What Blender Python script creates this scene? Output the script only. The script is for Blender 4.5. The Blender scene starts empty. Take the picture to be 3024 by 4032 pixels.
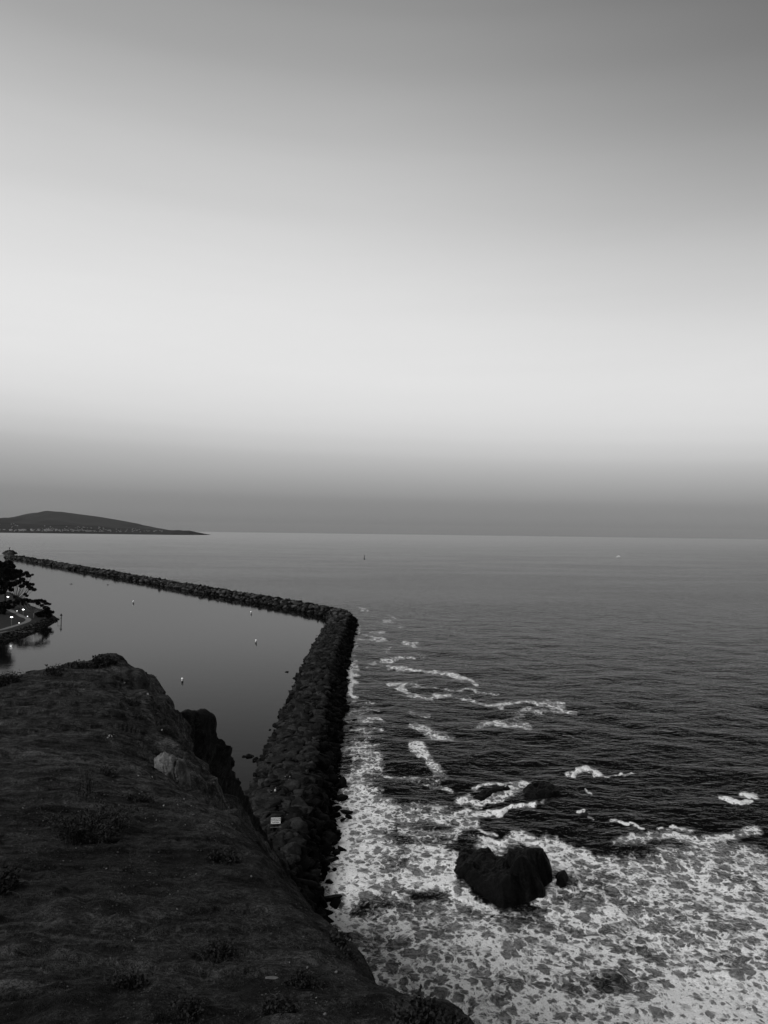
import bpy, bmesh, math, random
import numpy as np
from mathutils import Vector, Matrix, Quaternion
from mathutils.bvhtree import BVHTree
R = math.radians
random.seed(7); RNG = np.random.default_rng(7)
scene = bpy.context.scene
COL = scene.collection

# ------------------------------------------------------------------ camera, sky, light, exposure
CAM_H = 55.0
FPX, CX, CY = 3030.0, 1512.0, 2016.0
PITCH, ROLL = math.atan(85/3030.0), 0.0133
F_ = Vector((0, math.cos(PITCH), math.sin(PITCH)))
R0 = Vector((1, 0, 0)); U0 = Vector((0, -math.sin(PITCH), math.cos(PITCH)))
R_ = R0*math.cos(ROLL) + U0*math.sin(ROLL)
U_ = -R0*math.sin(ROLL) + U0*math.cos(ROLL)
CAM = Vector((0, 0, CAM_H))
cam = bpy.data.cameras.new('camera'); camo = bpy.data.objects.new('camera', cam); COL.objects.link(camo)
m = Matrix.Identity(4)
for i in range(3):
    m[i][0], m[i][1], m[i][2], m[i][3] = R_[i], U_[i], -F_[i], CAM[i]
camo.matrix_world = m
cam.sensor_fit = 'VERTICAL'; cam.sensor_height = 36.0; cam.lens = FPX/4032*36.0
cam.clip_start = 0.1; cam.clip_end = 200000
scene.camera = camo

SUN_EL, SUN_AZ = R(38), R(232)          # soft afterglow from behind and to the left
world = bpy.data.worlds.new('World'); scene.world = world; world.use_nodes = True
nt = world.node_tree; nt.nodes.clear()
def N(t, kind, **kw):
    n = t.nodes.new(kind)
    for k, v in kw.items(): setattr(n, k, v)
    return n
def g2l(c): return ((c/255.0 + 0.055)/1.055)**2.4 if c > 10 else c/255/12.92
wo = N(nt, 'ShaderNodeOutputWorld'); bg = N(nt, 'ShaderNodeBackground')
sky = N(nt, 'ShaderNodeTexSky', sky_type='NISHITA', sun_disc=False)
sky.sun_elevation = R(4); sky.sun_rotation = SUN_AZ; sky.altitude = 55
bw = N(nt, 'ShaderNodeRGBToBW'); nt.links.new(sky.outputs[0], bw.inputs[0])
tc = N(nt, 'ShaderNodeTexCoord'); sx = N(nt, 'ShaderNodeSeparateXYZ')
nt.links.new(tc.outputs['Generated'], sx.inputs[0])
ramp = N(nt, 'ShaderNodeValToRGB'); cr = ramp.color_ramp; cr.interpolation = 'CARDINAL'
SKY = [(0, 119), (.020, 127), (.048, 143), (.0972, 184), (.123, 204), (.1456, 216), (.193, 226), (.284, 223), (.367, 207), (.443, 188), (.51, 165), (.569, 146), (.75, 108), (1, 92)]
while len(cr.elements) < len(SKY): cr.elements.new(0.5)
for e, (p, c) in zip(cr.elements, SKY):
    e.position = p; v = g2l(c); e.color = (v, v, v, 1)
def M(t, op, a, b=None, c=None, clamp=False):
    n = N(t, 'ShaderNodeMath', operation=op, use_clamp=clamp)
    for i, v in enumerate((a, b, c)):
        if v is None: continue
        if isinstance(v, (int, float)): n.inputs[i].default_value = v
        else: t.links.new(v, n.inputs[i])
    return n.outputs[0]
# the murk band stands a little higher on the left than on the right
zz = M(nt, 'ADD', sx.outputs['Z'], M(nt, 'MULTIPLY', sx.outputs['X'], M(nt, 'MULTIPLY', M(nt, 'MULTIPLY', sx.outputs['Z'], 9.0, clamp=True), 0.028)))
nt.links.new(zz, ramp.inputs[0])
w = N(nt, 'ShaderNodeMapRange'); w.interpolation_type = 'SMOOTHSTEP'
w.inputs[1].default_value = .08; w.inputs[2].default_value = .58; nt.links.new(sx.outputs['Z'], w.inputs[0])
azr = M(nt, 'MULTIPLY', M(nt, 'ADD', M(nt, 'SQRT', M(nt, 'MULTIPLY_ADD', sx.outputs['X'], sx.outputs['X'], .02)), sx.outputs['X']), .66)
fac = M(nt, 'MAXIMUM', M(nt, 'DIVIDE', M(nt, 'SUBTRACT', 1.0, M(nt, 'MULTIPLY', azr, w.outputs[0])), M(nt, 'SUBTRACT', 1.0, M(nt, 'MULTIPLY', w.outputs[0], .093))), .3)
tot = M(nt, 'ADD', M(nt, 'MULTIPLY', M(nt, 'MULTIPLY', ramp.outputs[0], fac), .97), M(nt, 'MULTIPLY', bw.outputs[0], .012))
sn = N(nt, 'ShaderNodeTexNoise'); sn.inputs['Scale'].default_value = 2.2; sn.inputs['Detail'].default_value = 7; sn.inputs['Roughness'].default_value = .62; sn.inputs['Distortion'].default_value = .4
smap = N(nt, 'ShaderNodeMapping'); smap.inputs['Scale'].default_value = (1, 1, 9); smap.inputs['Rotation'].default_value = (0, R(5), 0)
nt.links.new(tc.outputs['Generated'], smap.inputs[0]); nt.links.new(smap.outputs[0], sn.inputs['Vector'])
tot = M(nt, 'MULTIPLY', tot, M(nt, 'MULTIPLY_ADD', sn.outputs[0], .075, .962))
nt.links.new(tot, bg.inputs[0]); bg.inputs[1].default_value = 1.0
nt.links.new(bg.outputs[0], wo.inputs[0])
sun = bpy.data.lights.new('sun', 'SUN'); sun.energy = 2.3; sun.angle = R(25); sun.color = (1, 1, 1)
suno = bpy.data.objects.new('sun', sun); COL.objects.link(suno)
sd = Vector((math.sin(SUN_AZ)*math.cos(SUN_EL), math.cos(SUN_AZ)*math.cos(SUN_EL), math.sin(SUN_EL)))
suno.rotation_euler = sd.to_track_quat('Z', 'Y').to_euler()
scene.view_settings.view_transform = 'Standard'; scene.view_settings.look = 'None'
scene.view_settings.exposure = 0.0; scene.view_settings.gamma = 1.0
scene.cycles.max_bounces = 5; scene.cycles.diffuse_bounces = 2; scene.cycles.glossy_bounces = 3

# ------------------------------------------------------------------ projection helpers
def ray(px, py):
    return F_ + R_*((px-CX)/FPX) - U_*((py-CY)/FPX)
def on_z(px, py, z=0.0):
    d = ray(px, py); t = (z-CAM_H)/d.z; return CAM + d*t
def at_y(px, py, Y):
    d = ray(px, py); return CAM + d*(Y/d.y)
def pix(x, y, z):
    """numpy: world -> source pixels"""
    vx, vy, vz = x, y, z-CAM_H
    a = vx*F_[0]+vy*F_[1]+vz*F_[2]; b = vx*R_[0]+vy*R_[1]+vz*R_[2]; c = vx*U_[0]+vy*U_[1]+vz*U_[2]
    return CX+FPX*b/a, CY-FPX*c/a

# ------------------------------------------------------------------ numpy noise
_p = RNG.permutation(256).astype(np.int64); _p = np.concatenate([_p, _p, _p])
_g = RNG.normal(size=(256, 3)); _g /= np.linalg.norm(_g, axis=1)[:, None]
def noise(x, y, z=0.0, s=1.0, seed=0):
    x = np.asarray(x, float)/s + seed*17.31; y = np.asarray(y, float)/s + seed*5.77; z = np.asarray(z, float)/s + 0*x + .37
    xi, yi, zi = np.floor(x).astype(np.int64), np.floor(y).astype(np.int64), np.floor(z).astype(np.int64)
    xf, yf, zf = x-xi, y-yi, z-zi
    f = lambda t: t*t*t*(t*(t*6-15)+10)
    u, v, w_ = f(xf), f(yf), f(zf)
    out = 0
    for i in (0, 1):
        for j in (0, 1):
            for k in (0, 1):
                h = _p[_p[_p[(xi+i) & 255]+((yi+j) & 255)]+((zi+k) & 255)] & 255
                g = _g[h]
                d = g[..., 0]*(xf-i)+g[..., 1]*(yf-j)+g[..., 2]*(zf-k)
                out = out + d*(u if i else 1-u)*(v if j else 1-v)*(w_ if k else 1-w_)
    return out*1.6
def fbm(x, y, z=0.0, s=1.0, n=4, seed=0, gain=.5):
    o = 0; a = 1
    for i in range(n):
        o = o + a*noise(x, y, z, s/2**i, seed+i); a *= gain
    return o
def sstep(a, b, x):
    t = np.clip((x-a)/(b-a), 0, 1); return t*t*(3-2*t)

# ------------------------------------------------------------------ mesh helpers
def mesh_np(name, v, f, mat=None, smooth=False, attrs=None):
    me = bpy.data.meshes.new(name)
    v = np.asarray(v, np.float32); f = np.asarray(f, np.int32); k = f.shape[1]
    me.vertices.add(len(v)); me.vertices.foreach_set('co', v.ravel())
    me.loops.add(f.size); me.loops.foreach_set('vertex_index', f.ravel())
    me.polygons.add(len(f)); me.polygons.foreach_set('loop_start', np.arange(0, f.size, k, dtype=np.int32))
    me.polygons.foreach_set('loop_total', np.full(len(f), k, np.int32))
    if smooth: me.polygons.foreach_set('use_smooth', np.ones(len(f), bool))
    if attrs:
        for n_, a in attrs.items():
            at = me.attributes.new(n_, 'FLOAT', 'POINT'); at.data.foreach_set('value', np.asarray(a, np.float32).ravel())
    me.update(); me.validate(verbose=False)
    if mat: me.materials.append(mat)
    return me
def link(name, me, parent=None, loc=None, **props):
    o = bpy.data.objects.new(name, me); COL.objects.link(o)
    if loc is not None: o.location = loc
    if parent is not None: o.parent = parent
    for k, v in props.items(): o[k] = v
    return o
def grid_faces(nr, nc):
    i = np.arange((nr-1)*(nc-1)); r, c = i//(nc-1), i % (nc-1); a = r*nc+c
    return np.stack([a, a+1, a+nc+1, a+nc], 1)
class MB:
    """collects tubes, boxes and quads into one mesh"""
    def __init__(s): s.v = []; s.f = []
    def add(s, vs, fs):
        b = len(s.v); s.v += [tuple(p) for p in vs]; s.f += [tuple(b+i for i in f) for f in fs]
    def tube(s, pts, rad, n=6, caps=True):
        pts = [Vector(p) for p in pts]; rad = rad if isinstance(rad, (list, tuple)) else [rad]*len(pts)
        vs = []; up = Vector((.13, .21, .97))
        for i, p in enumerate(pts):
            d = (pts[min(i+1, len(pts)-1)]-pts[max(i-1, 0)]).normalized()
            a = d.cross(up)
            if a.length < .05: a = d.cross(Vector((1, 0, 0)))
            a.normalize(); b = d.cross(a)
            for k in range(n):
                t = 2*math.pi*k/n; vs.append(p + (a*math.cos(t)+b*math.sin(t))*rad[i])
        fs = [(i*n+k, i*n+(k+1) % n, (i+1)*n+(k+1) % n, (i+1)*n+k) for i in range(len(pts)-1) for k in range(n)]
        if caps: fs += [tuple(range(n))[::-1], tuple(range((len(pts)-1)*n, len(pts)*n))]
        s.add(vs, fs)
    def box(s, c, sz, rz=0.0, taper=1.0):
        c = Vector(c); vs = []
        for z in (-1, 1):
            for x, y in ((-1, -1), (1, -1), (1, 1), (-1, 1)):
                k = taper if z > 0 else 1
                X, Y = x*sz[0]/2*k, y*sz[1]/2*k
                vs.append(c+Vector((X*math.cos(rz)-Y*math.sin(rz), X*math.sin(rz)+Y*math.cos(rz), z*sz[2]/2)))
        s.add(vs, [(3, 2, 1, 0), (4, 5, 6, 7), (0, 1, 5, 4), (1, 2, 6, 5), (2, 3, 7, 6), (3, 0, 4, 7)])
    def ball(s, c, r, sc=(1, 1, 1), n=10, m_=7):
        c = Vector(c); vs = []; fs = []
        for i in range(m_+1):
            th = math.pi*i/m_
            for k in range(n):
                ph = 2*math.pi*k/n
                vs.append(c+Vector((r*sc[0]*math.sin(th)*math.cos(ph), r*sc[1]*math.sin(th)*math.sin(ph), r*sc[2]*math.cos(th))))
        for i in range(m_):
            for k in range(n): fs.append((i*n+k, i*n+(k+1) % n, (i+1)*n+(k+1) % n, (i+1)*n+k))
        s.add(vs, fs)
    def mesh(s, name, mat, smooth=False):
        me = bpy.data.meshes.new(name); me.from_pydata(s.v, [], s.f); me.materials.append(mat)
        if smooth: me.polygons.foreach_set('use_smooth', [True]*len(me.polygons))
        me.update(); return me
    def build(s, name, mat, parent=None, smooth=False, origin=None, **props):
        if origin is not None:
            o = Vector(origin); s.v = [tuple(Vector(p)-o) for p in s.v]
        return link(name, s.mesh(name, mat, smooth), parent, origin, **props)
def empty(name, loc, label, cat, group=None):
    o = bpy.data.objects.new(name, None); COL.objects.link(o); o.location = loc
    o.empty_display_size = .3; o['label'] = label; o['category'] = cat
    if group: o['group'] = group
    return o
def part(mb, name, mat, parent, smooth=False, **props):
    """mesh in world coordinates -> child of parent"""
    o = parent.location; mb.v = [tuple(Vector(p)-o) for p in mb.v]
    return link(name, mb.mesh(name, mat, smooth), parent, None, **props)

# ------------------------------------------------------------------ materials
def mat_new(name):
    mt = bpy.data.materials.new(name); mt.use_nodes = True; t = mt.node_tree; t.nodes.clear()
    o = N(t, 'ShaderNodeOutputMaterial'); return mt, t, o
def nz(t, vec, scale, detail=4, rough=.55, dist=0.0):
    n = N(t, 'ShaderNodeTexNoise'); n.inputs['Scale'].default_value = scale; n.inputs['Detail'].default_value = detail
    n.inputs['Roughness'].default_value = rough; n.inputs['Distortion'].default_value = dist
    if vec is not None: t.links.new(vec, n.inputs['Vector'])
    return n.outputs[0]
def mapr(t, val, a, b, c=0.0, d=1.0, smooth=True):
    n = N(t, 'ShaderNodeMapRange'); n.interpolation_type = 'SMOOTHSTEP' if smooth else 'LINEAR'
    for i, x in enumerate((a, b, c, d)):
        if isinstance(x, (int, float)): n.inputs[i+1].default_value = x
        else: t.links.new(x, n.inputs[i+1])
    t.links.new(val, n.inputs[0]); return n.outputs[0]
def plain(name, c, rough=.8, spec=.3, var=.35, scale=3.0, bump=0.0, metal=0.0):
    mt, t, o = mat_new(name); b = N(t, 'ShaderNodeBsdfPrincipled')
    tc_ = N(t, 'ShaderNodeNewGeometry')
    n = nz(t, tc_.outputs['Position'], scale, 5)
    v = M(t, 'MULTIPLY', M(t, 'MULTIPLY_ADD', n, 2*var, 1-var), c)
    t.links.new(v, b.inputs['Base Color']); b.inputs['Roughness'].default_value = rough
    b.inputs['Specular IOR Level'].default_value = spec; b.inputs['Metallic'].default_value = metal
    if bump:
        bp = N(t, 'ShaderNodeBump'); bp.inputs['Distance'].default_value = bump
        t.links.new(n, bp.inputs['Height']); t.links.new(bp.outputs[0], b.inputs['Normal'])
    t.links.new(b.outputs[0], o.inputs[0]); return mt

def soil_mat(name, base, fine=1.0, steep=None):
    mt, t, o = mat_new(name); b = N(t, 'ShaderNodeBsdfPrincipled'); g = N(t, 'ShaderNodeNewGeometry'); P = g.outputs['Position']
    big = nz(t, P, .55/fine, 6, .62); mid = nz(t, P, 4.0/fine, 6, .65); sm = nz(t, P, 28/fine, 4, .7); fn = nz(t, P, 110/fine, 3, .7)
    strat = N(t, 'ShaderNodeMapping'); strat.inputs['Scale'].default_value = (.8, 3.2, 3.0); t.links.new(P, strat.inputs[0])
    st = nz(t, strat.outputs[0], 2.2/fine, 5, .6, .6)
    k = M(t, 'MULTIPLY', mapr(t, big, .3, .7, .6, 1.45), mapr(t, mid, .34, .64, .45, 1.4))
    k = M(t, 'MULTIPLY', k, mapr(t, sm, .34, .66, .42, 1.6)); k = M(t, 'MULTIPLY', k, mapr(t, fn, .32, .68, .5, 1.5))
    k = M(t, 'MULTIPLY', k, mapr(t, st, .36, .56, .3, 1.15))
    at = N(t, 'ShaderNodeAttribute', attribute_name='tone'); k = M(t, 'MULTIPLY', k, M(t, 'ADD', 1.0, at.outputs['Fac']))
    t.links.new(M(t, 'MULTIPLY', k, base), b.inputs['Base Color'])
    b.inputs['Roughness'].default_value = .95; b.inputs['Specular IOR Level'].default_value = .08
    h = M(t, 'ADD', M(t, 'MULTIPLY', sm, .5), M(t, 'ADD', M(t, 'MULTIPLY', fn, .16), M(t, 'MULTIPLY', mid, 1.6)))
    bp = N(t, 'ShaderNodeBump'); bp.inputs['Distance'].default_value = .11*fine; bp.inputs['Strength'].default_value = .9
    t.links.new(h, bp.inputs['Height']); t.links.new(bp.outputs[0], b.inputs['Normal'])
    t.links.new(b.outputs[0], o.inputs[0]); return mt

def rock_mat(name, base, scale=1.0, lo=.5, hi=1.6, spec=.25, rough=.8, bump=.12, per_object=False, wet=None):
    mt, t, o = mat_new(name); b = N(t, 'ShaderNodeBsdfPrincipled'); g = N(t, 'ShaderNodeNewGeometry'); P = g.outputs['Position']
    a = nz(t, P, .45*scale, 5, .6); c = nz(t, P, 3.5*scale, 6, .65)
    mp = N(t, 'ShaderNodeMapping'); mp.inputs['Scale'].default_value = (1, 1, 5); mp.inputs['Rotation'].default_value = (.3, .2, 0)
    t.links.new(P, mp.inputs[0]); s_ = nz(t, mp.outputs[0], 2.0*scale, 4, .6, .5)
    k = M(t, 'MULTIPLY', mapr(t, a, .3, .7, lo, hi), mapr(t, c, .3, .7, .6, 1.4)); k = M(t, 'MULTIPLY', k, mapr(t, s_, .3, .7, .75, 1.25))
    at = N(t, 'ShaderNodeAttribute', attribute_name='tone'); at.attribute_type = 'GEOMETRY'
    k = M(t, 'MULTIPLY', k, M(t, 'ADD', 1.0, at.outputs['Fac']))
    if per_object:
        oi = N(t, 'ShaderNodeObjectInfo'); k = M(t, 'MULTIPLY', k, M(t, 'MULTIPLY_ADD', oi.outputs['Random'], 1.1, .5))
    if wet:     # black weed and wet below the splash line
        sz_ = N(t, 'ShaderNodeSeparateXYZ'); t.links.new(P, sz_.inputs[0])
        k = M(t, 'MULTIPLY', k, mapr(t, M(t, 'ADD', sz_.outputs[2], M(t, 'MULTIPLY', a, 1.2)), wet[0], wet[1], .3, 1.0))
    t.links.new(M(t, 'MULTIPLY', k, base), b.inputs['Base Color'])
    b.inputs['Roughness'].default_value = rough; b.inputs['Specular IOR Level'].default_value = spec
    bp = N(t, 'ShaderNodeBump'); bp.inputs['Distance'].default_value = bump; bp.inputs['Strength'].default_value = .8
    t.links.new(M(t, 'ADD', c, M(t, 'MULTIPLY', s_, .5)), bp.inputs['Height']); t.links.new(bp.outputs[0], b.inputs['Normal'])
    t.links.new(b.outputs[0], o.inputs[0]); return mt

def water_mat():
    mt, t, o = mat_new('water'); g = N(t, 'ShaderNodeNewGeometry'); P = g.outputs['Position']
    A = lambda n_: N(t, 'ShaderNodeAttribute', attribute_name=n_).outputs['Fac']
    foam_a, calm, milky = A('foam'), A('calm'), A('milky')
    flat = N(t, 'ShaderNodeMapping'); flat.inputs['Scale'].default_value = (1, 1, 0); t.links.new(P, flat.inputs[0]); Q = flat.outputs[0]
    # ---- ripples
    mp = N(t, 'ShaderNodeMapping'); mp.inputs['Scale'].default_value = (.68, 1.15, 1); mp.inputs['Rotation'].default_value = (0, 0, R(-12)); t.links.new(Q, mp.inputs[0])
    w1 = nz(t, mp.outputs[0], .19, 3, .6, .4); w2 = nz(t, mp.outputs[0], .62, 4, .62, .5); w3 = nz(t, mp.outputs[0], 2.6, 3, .6, .3)
    slick = N(t, 'ShaderNodeMapping'); slick.inputs['Scale'].default_value = (.0022, .008, 1); t.links.new(Q, slick.inputs[0])
    sl = mapr(t, nz(t, slick.outputs[0], 1.0, 5, .6, .8), .38, .62, .86, 1.08)
    h = M(t, 'ADD', M(t, 'MULTIPLY', w1, 2.3), M(t, 'ADD', M(t, 'MULTIPLY', w2, 1.1), M(t, 'MULTIPLY', w3, .07)))
    sea_k = M(t, 'SUBTRACT', 1.0, M(t, 'MULTIPLY', calm, .962))
    # ---- lace foam
    wn = N(t, 'ShaderNodeTexNoise'); wn.inputs['Scale'].default_value = .55; wn.inputs['Detail'].default_value = 4; t.links.new(Q, wn.inputs['Vector'])
    wsub = N(t, 'ShaderNodeVectorMath', operation='SUBTRACT'); t.links.new(wn.outputs['Color'], wsub.inputs[0]); wsub.inputs[1].default_value = (.5, .5, .5)
    wsc = N(t, 'ShaderNodeVectorMath', operation='SCALE'); t.links.new(wsub.outputs[0], wsc.inputs[0]); wsc.inputs['Scale'].default_value = 1.9
    wad = N(t, 'ShaderNodeVectorMath', operation='ADD'); t.links.new(Q, wad.inputs[0]); t.links.new(wsc.outputs[0], wad.inputs[1])
    wmul = N(t, 'ShaderNodeVectorMath', operation='MULTIPLY'); t.links.new(wad.outputs[0], wmul.inputs[0]); wmul.inputs[1].default_value = (1.1, .86, 0)
    def vor(scale):
        n = N(t, 'ShaderNodeTexVoronoi', feature='DISTANCE_TO_EDGE', voronoi_dimensions='2D'); n.inputs['Scale'].default_value = scale
        t.links.new(wmul.outputs[0], n.inputs['Vector']); return n.outputs['Distance']
    nA = nz(t, wmul.outputs[0], 1.5, 5, .62, .25); nB = nz(t, wmul.outputs[0], .16, 5, .62, .3); nC = nz(t, wmul.outputs[0], 5.5, 4, .6, .2)
    loc = M(t, 'ADD', foam_a, M(t, 'MULTIPLY', M(t, 'SUBTRACT', nB, .5), .85))
    def holes(scale, t0, k, soft, dk):
        c1 = N(t, 'ShaderNodeTexVoronoi', feature='F1', voronoi_dimensions='2D'); c1.inputs['Scale'].default_value = scale; t.links.new(wmul.outputs[0], c1.inputs['Vector'])
        s1 = N(t, 'ShaderNodeSeparateXYZ'); t.links.new(c1.outputs['Color'], s1.inputs[0])
        T = M(t, 'ADD', M(t, 'SUBTRACT', t0, M(t, 'MULTIPLY', loc, k)), M(t, 'MULTIPLY', M(t, 'SUBTRACT', s1.outputs[0], .5), .34))
        d_ = M(t, 'ADD', c1.outputs['Distance'], M(t, 'MULTIPLY', M(t, 'SUBTRACT', nA, .5), .5))
        h_ = M(t, 'SUBTRACT', 1.0, mapr(t, M(t, 'SUBTRACT', d_, T), -soft, soft))
        return M(t, 'SUBTRACT', 1.0, M(t, 'MULTIPLY', h_, M(t, 'MULTIPLY_ADD', s1.outputs[1], .45, dk)))
    body = M(t, 'MULTIPLY', holes(.42, .69, .56, .15, .50), M(t, 'MULTIPLY', holes(1.0, .67, .52, .14, .46), holes(2.3, .55, .45, .2, .3)))
    S = mapr(t, M(t, 'ADD', loc, M(t, 'MULTIPLY', M(t, 'SUBTRACT', nA, .5), .5)), .16, .50)
    foam = M(t, 'MULTIPLY', S, M(t, 'MULTIPLY', mapr(t, body, .10, .62, .0, 1.0, False), mapr(t, nC, .28, .62, .62, 1.08)))
    veil = M(t, 'MULTIPLY', S, M(t, 'MULTIPLY', mapr(t, nC, .3, .6, .02, .17), mapr(t, nA, .35, .62, .2, 1.4)))
    foam = M(t, 'MAXIMUM', foam, veil)
    foam = M(t, 'MULTIPLY', foam, mapr(t, foam_a, .06, .28))
    foam = M(t, 'MAXIMUM', M(t, 'MINIMUM', foam, 1.0), 0.0)
    # ---- shaders
    bump = N(t, 'ShaderNodeBump'); bump.inputs['Strength'].default_value = 1.0; bump.inputs['Distance'].default_value = 1.0
    hh = M(t, 'MULTIPLY', M(t, 'MULTIPLY', h, M(t, 'MULTIPLY', sea_k, sl)), .30)
    hh = M(t, 'ADD', hh, M(t, 'MULTIPLY', foam, .10))
    t.links.new(hh, bump.inputs['Height'])
    dif = N(t, 'ShaderNodeBsdfDiffuse'); t.links.new(M(t, 'ADD', .0035, M(t, 'MULTIPLY', milky, .11)), dif.inputs[0])
    gl = N(t, 'ShaderNodeBsdfGlossy'); gl.inputs['Color'].default_value = (.95, .95, .95, 1); gl.inputs['Roughness'].default_value = .06
    t.links.new(bump.outputs[0], gl.inputs['Normal'])
    t.links.new(mapr(t, calm, 0, 1, .30, .05), gl.inputs['Roughness'])
    fr = N(t, 'ShaderNodeFresnel'); fr.inputs['IOR'].default_value = 1.16; t.links.new(bump.outputs[0], fr.inputs['Normal'])
    t.links.new(mapr(t, calm, 0, 1, 1.085, 1.12), fr.inputs['IOR'])
    fsh = M(t, 'MULTIPLY', M(t, 'POWER', fr.outputs[0], mapr(t, calm, 0, 1, 2.4, 1.35, False)), mapr(t, calm, 0, 1, 3.1, 1.22, False), clamp=True)
    fsh = M(t, 'MINIMUM', fsh, mapr(t, calm, 0, 1, .52, .7))
    mx = N(t, 'ShaderNodeMixShader'); t.links.new(fsh, mx.inputs[0]); t.links.new(dif.outputs[0], mx.inputs[1]); t.links.new(gl.outputs[0], mx.inputs[2])
    fd = N(t, 'ShaderNodeBsdfDiffuse'); fd.inputs[0].default_value = (.9, .9, .9, 1); t.links.new(bump.outputs[0], fd.inputs['Normal'])
    m2 = N(t, 'ShaderNodeMixShader'); t.links.new(foam, m2.inputs[0]); t.links.new(mx.outputs[0], m2.inputs[1]); t.links.new(fd.outputs[0], m2.inputs[2])
    t.links.new(m2.outputs[0], o.inputs[0]); return mt

def emit(name, s):
    mt, t, o = mat_new(name); e = N(t, 'ShaderNodeEmission'); e.inputs[1].default_value = s; t.links.new(e.outputs[0], o.inputs[0]); return mt

MT = dict(
    soil=soil_mat('dark_soil', .030), cliff=soil_mat('cliff_soil', .012, 3.0),
    boulder=rock_mat('boulder_stone', .0125, 1.0, per_object=True, wet=(.6, 2.2), spec=.04), wetshadeboulder=rock_mat('wet_shaded_boulder_stone', .003, 1.0, per_object=True, wet=(.6, 2.2), spec=.08),  # wet stone colour also holds the painted shade of the sea flank
    boulders=rock_mat('boulder_rubble', .013, 1.0, wet=(.6, 2.2), spec=.04),
    core=plain('rubble_core', .005, .95, .05, .4, 1.0),
    searock=rock_mat('wet_black_rock', .0022, .6, .2, 2.6, spec=.05, rough=.55, bump=.35),
    palerock=rock_mat('pale_weathered_rock', .095, 2.6, .3, 1.6, bump=.14),
    white_rock=plain('white_stone', .20, .9, .1, .4, 20),
    pebble=plain('pebbles', .09, .9, .1, .5, 20),
    leaf=plain('dark_leaf', .014, .7, .15, .5, 25), treeleaf=plain('tree_foliage', .010, .9, .05, .6, .4),
    bark=plain('bark', .028, .9, .1, .4, 6), palebark=plain('pale_bark', .13, .9, .1, .3, 3),
    twig=plain('dry_twig', .055, .9, .1, .4, 30), straw=plain('dry_grass', .05, .9, .1, .5, 15),
    grass=plain('park_lawn', .022, .95, .05, .3, .2, .1), path=plain('pale_path', .13, .9, .1, .25, .5),
    white=plain('white_paint', .82, .5, .3, .05, 4), black=plain('black_paint', .012, .6, .3, .2, 4),
    steel=plain('grey_post', .11, .5, .4, .15, 5), dark=plain('dark_cloth', .008, .9, .1, .3, 9), skin=plain('skin', .22, .6, .3, .05, 9),
    cloth=plain('grey_cloth', .02, .9, .1, .3, 9), pale=plain('pale_cloth', .5, .8, .2, .1, 9),
    hill=plain('far_hill', .045, .95, .02, .35, .0008), hill2=plain('near_hill', .035, .95, .02, .5, .003), house=plain('house_wall', .28, .9, .1, .45, .01), roof=plain('house_roof', .14, .9, .1, .3, .05),
    lamp=emit('lamp_light', 9.0), lamp_small=emit('small_light', 3.0), water=water_mat())

# ------------------------------------------------------------------ breakwater line (world metres)
LEG = np.array([(-12, 88), (-17, 112), (-18.4, 158), (-23.5, 330), (-25.0, 480), (-29, 502), (-42, 526), (-60, 556), (-139, 664), (-240, 806), (-658, 1394), (-700, 1440), (-800, 1650), (-831, 1712)], float)
def dist_line(x, y, pts):
    """distance to polyline, signed side (+ = right of travel, the sea), param along"""
    best = np.full(np.shape(x), 1e9); side = np.zeros(np.shape(x)); along = np.zeros(np.shape(x)); acc = 0
    for a, b in zip(pts[:-1], pts[1:]):
        d = b-a; L = np.hypot(*d); t = np.clip(((x-a[0])*d[0]+(y-a[1])*d[1])/L**2, 0, 1)
        ex, ey = x-a[0]-t*d[0], y-a[1]-t*d[1]; q = np.hypot(ex, ey); m_ = q < best
        s_ = np.sign(d[1]*ex-d[0]*ey)
        best = np.where(m_, q, best); side = np.where(m_, s_, side); along = np.where(m_, acc+t*L, along); acc += L
    return best, side, along
LEG_TOTAL = np.sum(np.hypot(*(LEG[1:]-LEG[:-1]).T))
def bw_height(d, along):
    k = 1 + .35*sstep(LEG_TOTAL-70, LEG_TOTAL-20, along)
    q = 1-.28*sstep(385, 440, along)*sstep(LEG_TOTAL-50, LEG_TOTAL-90, along)     # the far arm is slighter
    half = 9.9*k*q; cr = 3.6*k*q; top = 5.6-1.5*(1-q)/.28
    return top - (top+1.2)*np.clip((d-cr)/(half-cr), 0, 1.4)

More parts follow.
